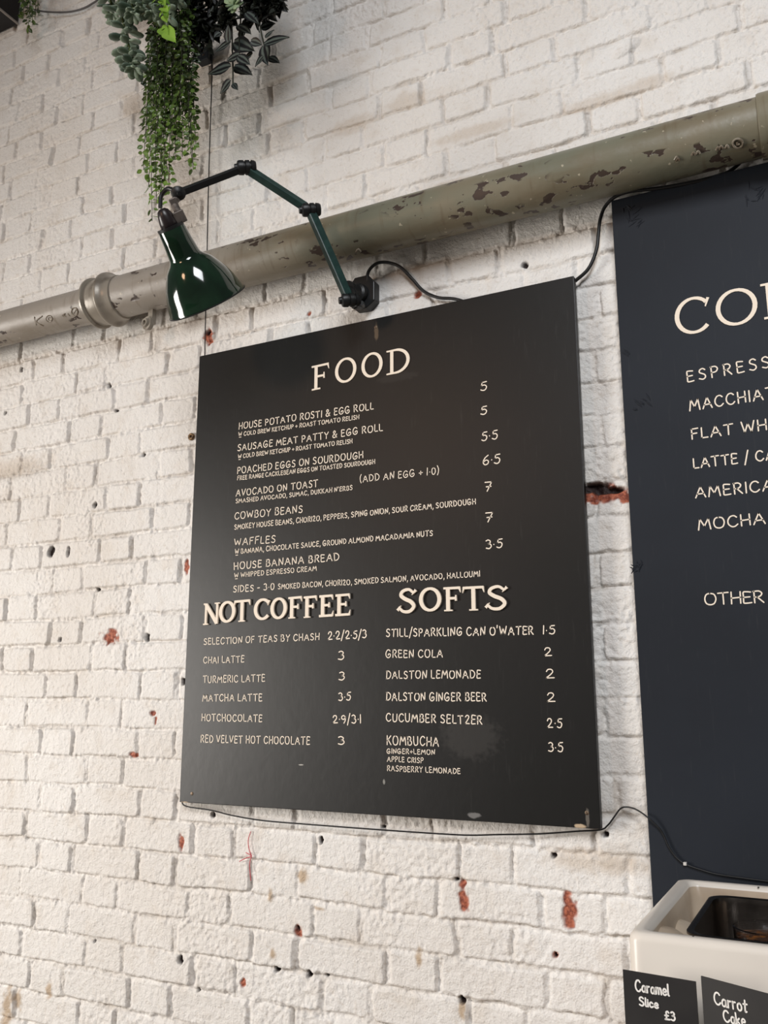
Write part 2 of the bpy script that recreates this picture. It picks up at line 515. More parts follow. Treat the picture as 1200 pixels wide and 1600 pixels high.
G = {
 'A': (.74, [Ln((0, 0), (.37, 1), (.74, 0)), Ln((.13, .34), (.62, .36))]),
 'B': (.58, [Ln((.05, 0), (.05, 1)), S((.0, .98), (.36, .98), (.47, .78), (.34, .57), (.05, .53)), S((.05, .53), (.44, .5), (.58, .27), (.42, .03), (.0, .01))]),
 'C': (.66, [S((.62, .84), (.45, .99), (.2, .93), (.03, .62), (.05, .26), (.26, .02), (.48, .03), (.66, .2))]),
 'D': (.68, [Ln((.07, 0), (.07, .98)), S((.0, .98), (.35, .96), (.62, .73), (.66, .4), (.44, .08), (.03, .0))]),
 'E': (.52, [S((.5, .96), (.25, 1.0), (.05, .97), (.04, .6), (.03, .25), (.05, .02), (.28, .0), (.52, .03)), Ln((.04, .52), (.44, .54))]),
 'F': (.52, [Ln((.05, 0), (.04, .98)), Ln((.02, .97), (.52, 1.0)), Ln((.04, .52), (.42, .54))]),
 'G': (.74, [S((.62, .85), (.44, 1), (.2, .93), (.03, .62), (.05, .24), (.28, .0), (.55, .05), (.68, .25), (.62, .47), (.38, .44), (.36, .3))]),
 'H': (.62, [Ln((.03, 0), (.03, 1)), Ln((.6, .02), (.6, 1)), Ln((.03, .48), (.6, .52))]),
 'I': (.08, [Ln((.04, 0), (.04, 1))]),
 'J': (.42, [S((.38, 1), (.38, .4), (.3, .06), (.12, .02), (0, .18))]),
 'K': (.6, [Ln((.04, 0), (.04, 1)), Ln((.56, 1), (.05, .42)), Ln((.18, .55), (.6, 0))]),
 'L': (.48, [Ln((.04, 1), (.03, .02), (.48, .02))]),
 'M': (.84, [Ln((0, 0), (.14, 1), (.42, .3), (.72, 1), (.84, 0))]),
 'N': (.64, [Ln((.04, 0), (.05, 1), (.58, 0), (.62, 1))]),
 'O': (.74, [S((.36, 1), (.12, .88), (.02, .5), (.12, .12), (.38, 0), (.62, .12), (.73, .5), (.62, .88), (.34, 1))]),
 'P': (.55, [Ln((.05, 0), (.05, 1)), S((0, .97), (.36, .99), (.54, .77), (.4, .5), (.05, .45))]),
 'R': (.6, [Ln((.05, 0), (.05, 1)), S((0, .97), (.36, .99), (.53, .78), (.38, .53), (.06, .48)), Ln((.22, .5), (.6, 0))]),
 'S': (.54, [S((.5, .87), (.32, 1), (.1, .9), (.07, .68), (.26, .54), (.46, .4), (.5, .16), (.3, 0), (.02, .1))]),
 'T': (.66, [Ln((.33, 0), (.33, .98)), Ln((0, .96), (.66, 1))]),
 'U': (.62, [S((.03, 1), (.03, .4), (.14, .05), (.36, .01), (.55, .16), (.59, .5), (.6, 1))]),
 'V': (.64, [Ln((0, 1), (.3, 0), (.64, 1))]),
 'W': (.92, [Ln((0, 1), (.2, 0), (.46, .8), (.7, 0), (.92, 1))]),
 'X': (.6, [Ln((0, 1), (.6, 0)), Ln((.58, 1), (0, 0))]),
 'Y': (.6, [Ln((0, 1), (.3, .5), (.28, 0)), Ln((.6, 1), (.3, .5))]),
 'Z': (.56, [S((.02, .8), (.2, 1), (.45, .88), (.4, .6), (.03, .02)), Ln((.03, .02), (.56, .02))]),
 '0': (.56, [S((.28, 1), (.06, .8), (.02, .4), (.14, .05), (.36, .02), (.54, .35), (.5, .78), (.26, 1))]),
 '1': (.1, [Ln((.05, 0), (.06, 1))]),
 '2': (.6, [S((.05, .74), (.16, .96), (.4, .97), (.5, .72), (.34, .4), (.02, .02)), Ln((.02, .02), (.6, .05))]),
 '3': (.52, [S((.05, .9), (.26, 1), (.46, .82), (.38, .6), (.18, .53)), S((.18, .53), (.44, .5), (.52, .25), (.32, .01), (.02, .08))]),
 '4': (.6, [Ln((.4, 0), (.4, 1), (0, .3), (.6, .3))]),
 '5': (.52, [Ln((.5, .98), (.12, .94), (.08, .56)), S((.08, .56), (.32, .62), (.5, .4), (.4, .08), (.2, 0), (.0, .1))]),
 '6': (.54, [S((.44, 1), (.16, .72), (.02, .3), (.2, .01), (.45, .1), (.5, .36), (.3, .5), (.06, .34))]),
 '7': (.56, [Ln((.02, .95), (.54, .98), (.2, 0)), Ln((.12, .47), (.5, .51))]),
 '9': (.54, [S((.48, .75), (.3, .98), (.06, .84), (.05, .58), (.28, .48), (.48, .7)), S((.5, .85), (.48, .4), (.3, .0))]),
 '&': (.7, [S((.66, .02), (.3, .5), (.12, .8), (.28, 1), (.44, .84), (.3, .58), (.04, .28), (.12, .04), (.38, .02), (.58, .3), (.66, .5))]),
 '+': (.5, [Ln((0, .42), (.5, .46)), Ln((.25, .18), (.25, .7))]),
 '-': (.34, [Ln((0, .45), (.34, .47))]),
 '/': (.34, [Ln((0, -.22), (.34, 1.18))]),
 '.': (.12, [Ln((.06, .42), (.06, .45))]),
 ',': (.12, [Ln((.1, .08), (.03, -.2))]),
 "'": (.1, [Ln((.06, 1.1), (.02, .82))]),
 '(': (.2, [S((.2, 1.15), (.03, .75), (.02, .3), (.16, -.15))]),
 ')': (.2, [S((0, 1.15), (.17, .75), (.18, .3), (.04, -.15))]),
 '_': (.92, [Ln((0, 1), (.2, 0), (.46, .8), (.7, 0), (.92, 1)), Ln((.2, -.28), (.75, -.28))]),
 '#': (.62, [S((.56, .86), (.42, 1), (.24, .9), (.22, .6), (.2, .2), (.04, .02)), Ln((.02, .03), (.6, .05)), Ln((.03, .48), (.46, .5))]),
 'a': (.46, [S((.42, .5), (.2, .56), (.04, .36), (.05, .1), (.2, 0), (.38, .14), (.42, .5)), Ln((.42, .52), (.43, .08)), S((.43, .08), (.48, 0), (.52, .02))]),
 'r': (.34, [Ln((.04, 0), (.04, .56)), S((.05, .36), (.14, .52), (.32, .55))]),
 'm': (.7, [Ln((.04, 0), (.04, .56)), S((.04, .38), (.16, .55), (.32, .5), (.34, 0)), S((.35, .38), (.48, .55), (.62, .48), (.66, 0))]),
 'e': (.46, [S((.04, .28), (.4, .32), (.38, .5), (.2, .57), (.04, .36), (.06, .1), (.24, 0), (.44, .1))]),
 'l': (.12, [S((.06, 1), (.04, .4), (.06, .06), (.14, .01))]),
 'i': (.08, [Ln((.04, 0), (.04, .55)), Ln((.04, .76), (.04, .78))]),
 'c': (.42, [S((.38, .46), (.22, .57), (.05, .4), (.05, .14), (.2, 0), (.42, .1))]),
 'o': (.48, [S((.24, .57), (.06, .44), (.04, .16), (.2, 0), (.4, .1), (.45, .36), (.3, .56), (.22, .57))]),
 't': (.4, [Ln((.18, .92), (.16, .05)), S((.16, .05), (.22, 0), (.32, .04)), Ln((0, .6), (.38, .64))]),
 'k': (.44, [Ln((.04, 0), (.04, 1)), Ln((.38, .55), (.05, .24)), Ln((.14, .32), (.42, 0))]),
 'K2': (.5, []),
}


def cat2(pts, sub=5):
    return [(p.x, p.y) for p in catmull([Vector((a, b, 0)) for a, b in pts], sub)]


def ribbon(verts, faces, pts, w, emit, ncap=4):
    """round-ended ribbon along 2D points (metres); emit maps 2D to 3D"""
    n = len(pts)
    L = []; Rr = []
    for i in range(n):
        a = pts[max(i - 1, 0)]; b = pts[min(i + 1, n - 1)]
        dx, dy = b[0] - a[0], b[1] - a[1]
        l = math.hypot(dx, dy) or 1e-9
        nx, ny = -dy / l, dx / l
        L.append((pts[i][0] + nx * w / 2, pts[i][1] + ny * w / 2)); Rr.append((pts[i][0] - nx * w / 2, pts[i][1] - ny * w / 2))
    k = len(verts)
    for i in range(n):
        verts.append(emit(*L[i])); verts.append(emit(*Rr[i]))
    for i in range(n - 1):
        faces.append((k + 2 * i, k + 2 * i + 1, k + 2 * i + 3, k + 2 * i + 2))
    for end in (0, n - 1):
        a = pts[end]; b = pts[1] if end == 0 else pts[n - 2]
        ang = math.atan2(a[1] - b[1], a[0] - b[0])
        q = len(verts)
        for j in range(ncap + 1):
            t = ang - math.pi / 2 + math.pi * j / ncap
            verts.append(emit(a[0] + math.cos(t) * w / 2, a[1] + math.sin(t) * w / 2))
        faces.append(tuple(range(q, q + ncap + 1)))


class Plane:
    """a sign face: origin o, along u, up v, outward normal n (towards the room)"""
    def __init__(s, o, u, v):
        s.o = Vector(o); s.u = Vector(u).normalized(); s.v = Vector(v).normalized(); s.n = s.u.cross(s.v).normalized()
        if s.n.dot(CAM - s.o) < 0: s.n = -s.n

    def uv(s, px, py):
        d = ray(px, py)
        t = (s.o - CAM).dot(s.n) / d.dot(s.n)
        p = CAM + d * t - s.o
        return p.dot(s.u), p.dot(s.v)

    def pt(s, a, b, h): return s.o + s.u * a + s.v * b + s.n * h


lrng = random.Random(5)


def write(pl, text, p0, p1, cap, wpx, name, m, parent, nfit=None, gap=.27, space=.42, lift=.0008, jit=1.0):
    a = pl.uv(*p0); b = pl.uv(*p1)
    mid = ((p0[0] + p1[0]) / 2, (p0[1] + p1[1]) / 2)
    c0 = pl.uv(*mid); c1 = pl.uv(mid[0], mid[1] - cap)
    h = math.hypot(c1[0] - c0[0], c1[1] - c0[1])
    ang = math.atan2(b[1] - a[1], b[0] - a[0]); W = math.hypot(b[0] - a[0], b[1] - a[1])
    xs = []; x = 0; fitw = None
    for i, ch in enumerate(text):
        if ch == ' ':
            x += space; continue
        g = G[ch]
        xs.append((x, ch)); x += g[0]
        if nfit is not None and i == nfit - 1: fitw = x
        x += gap
    if fitw is None: fitw = x - gap
    sx = W / max(fitw, 1e-6)
    if fitw < .2: sx = h
    w = wpx * mpp(pl.pt(a[0], a[1], 0))
    verts = []; faces = []
    ca, sa = math.cos(ang), math.sin(ang)
    for (gx, ch) in xs:
        jy = lrng.uniform(-.03, .03) * jit; js = 1 + lrng.uniform(-.05, .05) * jit; jr = lrng.uniform(-.05, .05) * jit
        for kind, pts in G[ch][1]:
            P = cat2(pts) if kind == 's' else list(pts)
            Q = []
            for (u, v) in P:
                uu = (gx + u + jr * v) * sx; vv = (v * js + jy) * h
                Q.append((uu * ca - vv * sa + a[0], uu * sa + vv * ca + a[1]))
            if kind == 's':
                ribbon(verts, faces, Q, w, lambda p, q: pl.pt(p, q, lift))
            else:
                for i in range(len(Q) - 1):
                    ribbon(verts, faces, Q[i:i + 2], w, lambda p, q: pl.pt(p, q, lift))
    o = link_mesh(name, [v - parent.location for v in verts], faces, m, parent)
    return o


def strip3(mb, pl, pts, ws, h, closed=False):
    """raised letter stroke: pts 2D, ws widths, height h above the plane"""
    n = len(pts); L = []; Rr = []
    for i in range(n):
        if closed:
            a = pts[(i - 1) % n]; b = pts[(i + 1) % n]
        else:
            a = pts[max(i - 1, 0)]; b = pts[min(i + 1, n - 1)]
        dx, dy = b[0] - a[0], b[1] - a[1]; l = math.hypot(dx, dy) or 1e-9
        w = ws[i] if isinstance(ws, (list, tuple)) else ws
        L.append((pts[i][0] - dy / l * w / 2, pts[i][1] + dx / l * w / 2)); Rr.append((pts[i][0] + dy / l * w / 2, pts[i][1] - dx / l * w / 2))
    v = []; f = []
    for i in range(n):
        v += [pl.pt(*L[i], h), pl.pt(*Rr[i], h), pl.pt(*L[i], .0003), pl.pt(*Rr[i], .0003)]
    m_ = n if closed else n - 1
    for i in range(m_):
        a = 4 * i; b = 4 * ((i + 1) % n)
        f += [(a, a + 1, b + 1, b), (a, b, b + 2, a + 2), (a + 1, a + 3, b + 3, b + 1)]
    if not closed:
        f += [(0, 2, 3, 1)]; e = 4 * (n - 1); f += [(e, e + 1, e + 3, e + 2)]
    mb.add(v, f)


def ell(cx, cy_, rx, ry, a0=0, a1=360, n=28):
    return [(cx + rx * math.cos(math.radians(a0 + (a1 - a0) * i / n)), cy_ + ry * math.sin(math.radians(a0 + (a1 - a0) * i / n))) for i in range(n + 1)]


def big_glyph(ch, t):
    """(width, [(points, widths, closed)]) serif capitals, cap height 1"""
    s = []; th = t * .62
    if ch == 'O':
        P = ell(.43, .5, .43 - t / 2, .5 - th / 2)[:-1]
        W = [th + (t - th) * abs(math.cos(2 * math.pi * i / 28)) for i in range(28)]
        return .86, [(P, W, True)]
    if ch == 'C':
        P = ell(.43, .5, .43 - t / 2, .5 - th / 2, 42, 318, 26)
        W = [th + (t - th) * abs(math.cos(math.radians(42 + 276 * i / 26))) for i in range(27)]
        W[0] = th * 1.5; W[1] = th * 1.2
        return .78, [(P, W, False), ([(P[0][0] - .02, P[0][1] - .13), (P[0][0] + .05, P[0][1] + .1)], [.03, th], False)]
    if ch == 'F':
        return .66, [([(.17, .02), (.17, .98)], t, False), ([(.0, .955), (.2, .95), (.64, .955)], [th * .8, th, th], False), ([(.60, .98), (.65, .76)], [th, .02], False),
                     ([(.17, .53), (.48, .53)], th, False), ([(.47, .42), (.47, .66)], [th * .8, th * .5], False), ([(.02, .03), (.34, .03)], .06, False)]
    if ch == 'E':
        return .70, [([(.17, .02), (.17, .98)], t, False), ([(.0, .955), (.66, .955)], th, False), ([(.62, .98), (.67, .76)], [th, .02], False),
                     ([(.17, .53), (.5, .53)], th, False), ([(.49, .42), (.49, .66)], [th * .8, th * .5], False), ([(.0, .045), (.68, .045)], th, False), ([(.64, .02), (.70, .26)], [th, .02], False)]
    if ch == 'D':
        P = ell(.3, .5, .46 - t / 2, .5 - th / 2, -88, 88, 20)
        W = [th + (t - th) * abs(math.cos(math.radians(-88 + 176 * i / 20))) for i in range(21)]
        return .78, [([(.17, .02), (.17, .98)], t, False), (P, W, False), ([(.0, .96), (.34, 1 - th / 2)], [.06, th], False), ([(.0, .04), (.34, th / 2)], [.06, th], False)]
    if ch == 'N':
        return .86, [([(.13, .02), (.13, .96)], th, False), ([(.12, .95), (.74, .05)], t, False), ([(.74, .02), (.74, .97)], th, False),
                     ([(.0, .97), (.2, .955)], .07, False), ([(.0, .03), (.27, .03)], .06, False), ([(.6, .97), (.88, .97)], .06, False)]
    if ch == 'T':
        return .84, [([(.42, .02), (.42, .98)], t, False), ([(.02, .95), (.82, .955)], th, False), ([(.05, .98), (.0, .74)], [th, .02], False),
                     ([(.79, .98), (.84, .74)], [th, .02], False), ([(.25, .03), (.59, .03)], .06, False)]
    if ch == 'S':
        P = cat2([(.6, .80), (.42, .955), (.2, .89), (.13, .72), (.28, .57), (.5, .44), (.6, .24), (.44, .05), (.2, .06), (.04, .24)], 5)
        n = len(P); W = [th * .9 + (t - th) * math.sin(math.pi * i / (n - 1)) for i in range(n)]
        return .7, [(P, W, False), ([(.53, .72), (.68, .92)], [.02, th * 1.3], False), ([(.13, .3), (.0, .1)], [.02, th * 1.3], False)]
    return .4, []


def heading(pl, text, spans, cap, t, raise_h, name, m, parent, lab):
    """spans: per letter (x0, x1, baseline_y) in photo pixels"""
    mb = MB()
    for ch, (x0, x1, yb) in zip(text, spans):
        if ch == ' ': continue
        a = pl.uv(x0, yb); sl = (spans[-1][2] - spans[0][2]) / (spans[-1][0] - spans[0][0])
        b = pl.uv(x1, yb + sl * (x1 - x0))
        c = pl.uv(x0, yb - cap)
        h = math.hypot(c[0] - a[0], c[1] - a[1]); W = b[0] - a[0]; slope = (b[1] - a[1]) / max(W, 1e-6)
        gw, strokes = big_glyph(ch, t)
        sx = W / gw
        for k, (P, ws, closed) in enumerate(strokes):
            Q = [(a[0] + u * sx, a[1] + v * h + u * sx * slope) for u, v in P]
            ww = [w * h for w in ws] if isinstance(ws, (list, tuple)) else ws * h
            strip3(mb, pl, Q, ww, raise_h + k * .00003, closed)
    o = mb.build(name, m, parent)
    o['label'] = lab
    return o


# ------------------------------------------------------------------ food menu board
def board_material(name, c1, c2, marks, rough=0.45, scale=2.0, spec=0.5):
    m = mat(name, c1, rough, noise=(scale, c2, 0.4, 0.68), bump=(45, 0.12, 0.002), spec=spec)
    nt = m.node_tree; N = nt.nodes; L = nt.links
    b = N['Principled BSDF']
    src = b.inputs['Base Color'].links[0].from_socket
    tcn = [q for q in N if q.bl_idname == 'ShaderNodeTexCoord'][0]
    # fine vertical and random scuffs
    mp = N.new('ShaderNodeMapping'); mp.inputs['Scale'].default_value = (60, 60, 5)
    n = N.new('ShaderNodeTexNoise'); n.inputs['Scale'].default_value = 3; n.inputs['Detail'].default_value = 6
    L.new(tcn.outputs['Object'], mp.inputs[0]); L.new(mp.outputs[0], n.inputs['Vector'])
    r = N.new('ShaderNodeMapRange'); r.inputs[1].default_value = 0.62; r.inputs[2].default_value = 0.8; r.inputs[4].default_value = 0.10
    L.new(n.outputs['Fac'], r.inputs[0])
    x = N.new('ShaderNodeMix'); x.data_type = 'RGBA'; L.new(r.outputs[0], x.inputs[0]); L.new(src, x.inputs[6]); x.inputs[7].default_value = rgb(88, 86, 84)
    src = x.outputs[2]
    wob = N.new('ShaderNodeTexNoise'); wob.inputs['Scale'].default_value = 90
    L.new(tcn.outputs['Object'], wob.inputs['Vector'])
    for (cx, cz, rx, rz, col, amt) in marks:       # smudges and bare chips at their own places on the board
        mp = N.new('ShaderNodeMapping'); mp.vector_type = 'POINT'
        mp.inputs['Location'].default_value = (-cx / rx, 0, -cz / rz); mp.inputs['Scale'].default_value = (1 / rx, 0, 1 / rz)
        L.new(tcn.outputs['Object'], mp.inputs[0])
        ln = N.new('ShaderNodeVectorMath'); ln.operation = 'LENGTH'; L.new(mp.outputs[0], ln.inputs[0])
        ad = N.new('ShaderNodeMath'); ad.operation = 'ADD'; L.new(ln.outputs['Value'], ad.inputs[0]); L.new(wob.outputs['Fac'], ad.inputs[1])
        r = N.new('ShaderNodeMapRange'); r.inputs[1].default_value = 1.2; r.inputs[2].default_value = 1.6; r.inputs[3].default_value = amt; r.inputs[4].default_value = 0
        L.new(ad.outputs[0], r.inputs[0])
        x = N.new('ShaderNodeMix'); x.data_type = 'RGBA'; L.new(r.outputs[0], x.inputs[0]); L.new(src, x.inputs[6]); x.inputs[7].default_value = col
        src = x.outputs[2]
    L.new(src, b.inputs['Base Color'])
    return m


def panel(root, pl, corners, thick, m):
    """board panel from four photo-pixel corners on plane pl (TL, TR, BR, BL), thick metres deep"""
    mb = MB()
    uv = [pl.uv(*c) for c in corners]
    f = [pl.pt(a, b, 0) for a, b in uv]; bk = [pl.pt(a, b, -thick) for a, b in uv]
    mb.add(f + bk, [(0, 1, 2, 3), (4, 7, 6, 5), (0, 4, 5, 1), (1, 5, 6, 2), (2, 6, 7, 3), (3, 7, 4, 0)])
    return mb.build('panel', m, root, bevel=0.0012)


Y_FOOD = -0.036
food = Plane((0, Y_FOOD, 0), (1, 0, 0), (0, 0, 1))
fc = [food.uv(*q) for q in ((312, 554), (895, 434), (940, 1294), (280, 1255))]
x_l = (fc[0][0] + fc[3][0]) / 2; x_r = (fc[1][0] + fc[2][0]) / 2; z_t = (fc[0][1] + fc[1][1]) / 2; z_b = (fc[2][1] + fc[3][1]) / 2
root_food = thing('menu_board', ((x_l + x_r) / 2, Y_FOOD, z_b), 'black square menu board with food and soft drinks prices below the lamp', 'menu board')


def fmark(px, py, rx, rz, col, amt):
    a = food.uv(px, py); return (a[0], a[1], rx, rz, col, amt)


M_board = board_material('black_board_paint', rgb(14, 14, 13), rgb(19, 18, 18), [
    fmark(290, 1257, .022, .006, rgb(196, 170, 136), 1.0), fmark(906, 1291, .012, .005, rgb(190, 168, 140), .9),
    fmark(740, 1274, .016, .006, rgb(120, 118, 116), .8), fmark(470, 1195, .008, .0015, rgb(190, 186, 178), .7),
    fmark(588, 520, .006, .024, rgb(92, 78, 62), .8), fmark(918, 1278, .004, .018, rgb(110, 104, 96), .7),
    fmark(600, 1222, .003, .006, rgb(150, 148, 142), .7), fmark(620, 590, .06, .012, rgb(60, 57, 54), .22), fmark(735, 1150, .07, .05, rgb(52, 50, 48), .6)], rough=0.42)
mb = MB()
mb.box(((x_l + x_r) / 2, Y_FOOD + .009, (z_t + z_b) / 2), (1, 0, 0), (0, 1, 0), (0, 0, 1), (x_r - x_l) / 2, .009, (z_t - z_b) / 2)
mb.build('panel', M_board, root_food, bevel=0.0015)
mb = MB()                                                  # battens that hold it off the bricks
for fx in (.2, .8):
    mb = MB(); mb.box((x_l + (x_r - x_l) * fx, (Y_FOOD + .018 - .0082) / 2, (z_t + z_b) / 2), (1, 0, 0), (0, 1, 0), (0, 0, 1), .025, (-(Y_FOOD + .018) - .0082) / 2, .5); mb.build('wall_batten', M_wood, root_food)


heading(food, 'FOOD', [(487, 514.5, 611), (523.6, 557.5, 601.5), (565, 598.5, 593.3), (604.5, 642.5, 587.2)], 38.5, .135, .0022, 'heading', M_cream, root_food, 'cream painted heading reading FOOD')
heading(food, 'NOT COFFEE', [(319, 343.5, 977), (343, 369, 974), (366.7, 391.5, 972.5), (0, 1, 0), (397.3, 423.2, 970), (423.5, 449.5, 968.5), (451.5, 472.8, 967), (475.5, 496, 966), (500, 522, 964.5), (525.3, 548.7, 963)], 33.5, .18, .005, 'heading', M_cream, root_food, 'cream cut-out heading reading NOT COFFEE')
heading(food, 'SOFTS', [(622.5, 652, 958), (655.5, 691.5, 956.3), (694.5, 721.5, 955.5), (724.5, 758, 954.8), (760, 795, 953.5)], 37.5, .17, .005, 'heading', M_cream, root_food, 'cream cut-out heading reading SOFTS')

MENU = [
 ("HOUSE POTATO ROSTI & EGG ROLL", (373.5, 671), (583.5, 639.5), 10, 1.7),
 ("_ COLD BREW KETCHUP + ROAST TOMATO RELISH", (373, 682), (561, 654.7), 6.2, 1.45),
 ("SAUSAGE MEAT PATTY & EGG ROLL", (371.5, 705), (598, 673), 10, 1.7),
 ("_ COLD BREW KETCHUP + ROAST TOMATO RELISH", (372.4, 716.5), (550.6, 692.5), 6.3, 1.45),
 ("POACHED EGGS ON SOURDOUGH", (371, 740.5), (567.4, 715.6), 10.3, 1.7),
 ("FREE RANGE CACKLEBEAN EGGS ON TOASTED SOURDOUGH", (371, 750.4), (586, 724.6), 6.5, 1.45),
 ("AVOCADO ON TOAST", (369, 775.6), (496.6, 760.6), 10.3, 1.7),
 ("(ADD AN EGG + 1.0)", (563, 753.5), (685.5, 740.5), 10.5, 1.6),
 ("SMASHED AVOCADO, SUMAC, DUKKAH N'ERBS", (368.8, 786.4), (550.6, 765.4), 6.6, 1.45),
 ("COWBOY BEANS", (367, 811.6), (472.6, 800.5), 10.8, 1.7),
 ("SMOKEY HOUSE BEANS, CHORIZO, PEPPERS, SPING ONION, SOUR CREAM, SOURDOUGH", (366.7, 827.5), (743.4, 787.6), 8, 1.6),
 ("WAFFLES", (366.7, 852.5), (430, 847.5), 10.8, 1.7),
 ("_ BANANA, CHOCOLATE SAUCE, GROUND ALMOND MACADAMIA NUTS", (367.5, 865.6), (676, 837), 7.8, 1.6),
 ("HOUSE BANANA BREAD", (366, 890), (530, 875.2), 11, 1.8),
 ("_ WHIPPED ESPRESSO CREAM", (366.7, 902.7), (494.7, 891.5), 7.2, 1.5),
 ("SIDES - 3.0", (364.8, 925.3), (428.5, 921.3), 9.8, 1.7),
 ("SMOKED BACON, CHORIZO, SMOKED SALMON, AVOCADO, HALLOUMI", (434.7, 920.5), (750, 900.6), 8.2, 1.6),
 ("SELECTION OF TEAS BY CHASH", (318.8, 1007.3), (498.8, 999.7), 10, 1.6),
 ("CHAI LATTE", (318.3, 1036.5), (381.4, 1034.8), 10, 1.6),
 ("TURMERIC LATTE", (317.7, 1066.8), (414, 1064.8), 10.5, 1.6),
 ("MATCHA LATTE", (316.8, 1095.4), (409.5, 1095.4), 10.7, 1.7),
 ("HOTCHOCOLATE", (315.4, 1126.3), (409.5, 1127.7), 10.8, 1.7),
 ("RED VELVET HOT CHOCOLATE", (314, 1159.8), (484, 1163.5), 11.5, 1.7),
 ("STILL/SPARKLING CAN O'WATER", (603.7, 994.8), (833.3, 991), 12.3, 2.0),
 ("GREEN COLA", (603, 1027.4), (691.5, 1026.8), 11.8, 1.9),
 ("DALSTON LEMONADE", (603.7, 1060.4), (751, 1059.4), 12.2, 1.9),
 ("DALSTON GINGER BEER", (603.7, 1094.3), (760, 1095.5), 12.5, 2.0),
 ("CUCUMBER SELTZER", (603.7, 1126.9), (753.2, 1131.6), 12.8, 2.0),
 ("KOMBUCHA", (604.7, 1163.3), (685.4, 1165.8), 13.8, 2.0),
 ("GINGER+LEMON", (604.7, 1177), (679.4, 1179), 7.6, 1.6),
 ("APPLE CRISP", (605.3, 1189.6), (661.4, 1192), 7.8, 1.6),
 ("RASPBERRY LEMONADE", (605.3, 1204.4), (719.3, 1209.2), 8.4, 1.6),
]
for (t, a, b, c, w) in MENU:
    write(food, t, a, b, c, w * (.74 if c < 9 else .82), 'lettering', M_cream, root_food, space=.34 if len(t) > 30 else .42)
PRICES = [("5", (751.5, 611), (760.8, 609.5), 13.5), ("5", (751.5, 648.3), (760.8, 647), 12.8), ("5.5", (753, 688.8), (777.6, 686), 14), ("6.5", (754.5, 726.5), (781.5, 724), 15),
          ("7", (757.5, 767.5), (768.5, 767), 15), ("7", (758.4, 815.5), (770, 815), 14.5), ("3.5", (759.6, 857.5), (785, 855.5), 14),
          ("2.2/2.5/3", (512.4, 999.5), (572.4, 996.8), 12), ("3", (528.5, 1030.8), (537.2, 1030.6), 12.5), ("3", (529.4, 1062.6), (538, 1062.5), 12.5),
          ("3.5", (529.4, 1094.8), (548, 1094.3), 12), ("2.9/3.1", (520.3, 1129.5), (564.2, 1129.8), 12.5), ("3", (528.5, 1163), (538, 1163.2), 12.5),
          ("1.5", (848.5, 990.9), (867.5, 990.5), 13), ("2", (850.7, 1024.8), (862, 1024.6), 13), ("2", (853, 1059.6), (866, 1059.6), 13.5), ("2", (855, 1096), (867.3, 1096.3), 14),
          ("2.5", (855.5, 1136.5), (878.3, 1137.3), 14.5), ("3.5", (857, 1174), (880, 1175), 14.5)]
for (t, a, b, c) in PRICES:
    write(food, t, a, b, c, 1.75, 'price', M_cream, root_food, gap=.2)
for (px, py) in ((587, 511), (917, 1270), (300, 1240)):
    mb = MB(); p = food.pt(*food.uv(px, py), -.001)
    mb.lathe(p, (0, -1, 0), [(0, .0042), (.0016, .0042), (.0022, .0025)], 14)
    mb.build('screw', M_screw, root_food, smooth=True)

# ------------------------------------------------------------------ coffee menu board
Y_COF = -0.030
cof = Plane((0, Y_COF, 0), (1, 0, 0), (0, 0, 1))
a = cof.uv(956, 312); b = cof.uv(1018, 1405); c = cof.uv(1200, 257)
cx_l = (a[0] + b[0]) / 2; cz_t = (a[1] + c[1]) / 2 + .002
CW, CZB = 1.22, 1.13
root_cof = thing('menu_board', (cx_l + CW / 2, Y_COF, CZB), 'tall navy coffee menu board cut off by the right edge of the photo', 'menu board')


def cmark(px, py, rx, rz, col, amt):
    a = cof.uv(px, py); return (a[0] - root_cof.location.x, a[1] - root_cof.location.z, rx, rz, col, amt)


M_navy = board_material('navy_board_paint', rgb(31, 34, 40), rgb(37, 41, 48), [], rough=0.62, spec=.22, scale=1.6)
mb = MB()
mb.box((cx_l + CW / 2, Y_COF + .006, (cz_t + CZB) / 2), (1, 0, 0), (0, 1, 0), (0, 0, 1), CW / 2, .006, (cz_t - CZB) / 2)
mb.build('panel', M_navy, root_cof, bevel=0.0015)
mb = MB()
for fx in (.3, .8):
    mb = MB(); mb.box((cx_l + CW * fx, -.0132, 2.0), (1, 0, 0), (0, 1, 0), (0, 0, 1), .03, .005, .6); mb.build('wall_batten', M_wood, root_cof)
# wrinkles in the dark vinyl skin
mb = MB()
for (px, py, n_, r_) in ((1000, 628, 9, 22), (995, 885, 16, 13), (988, 335, 16, 26), (1178, 300, 12, 26), (980, 550, 5, 10)):
    mb = MB()
    for i in range(n_):
        ang = lrng.uniform(.3, 1.2) if n_ < 12 else lrng.uniform(-1.5, 1.5)
        ox, oy = lrng.uniform(-r_, r_) * .6, lrng.uniform(-r_, r_) * .6
        l = lrng.uniform(.3, .8) * r_ * .5
        p = [cof.pt(*cof.uv(px + ox + t * l * math.cos(ang), py + oy + t * l * math.sin(ang)), .0002) for t in (-1, 0, 1)]
        mb.tube(p, lambda q: .0003 + .0011 * math.sin(math.pi * q), 6, 3)
    mb.build('wrinkle', M_navy, root_cof, smooth=True)
heading(cof, 'COFFEE', [(1056, 1112, 527), (1120, 1187, 514.5), (1193, 1238, 500), (1244, 1290, 491), (1297, 1344, 482), (1351, 1398, 472)], 57, .115, .0015, 'heading', M_cream, root_cof, 'large cream painted heading, its first letters CO in view')
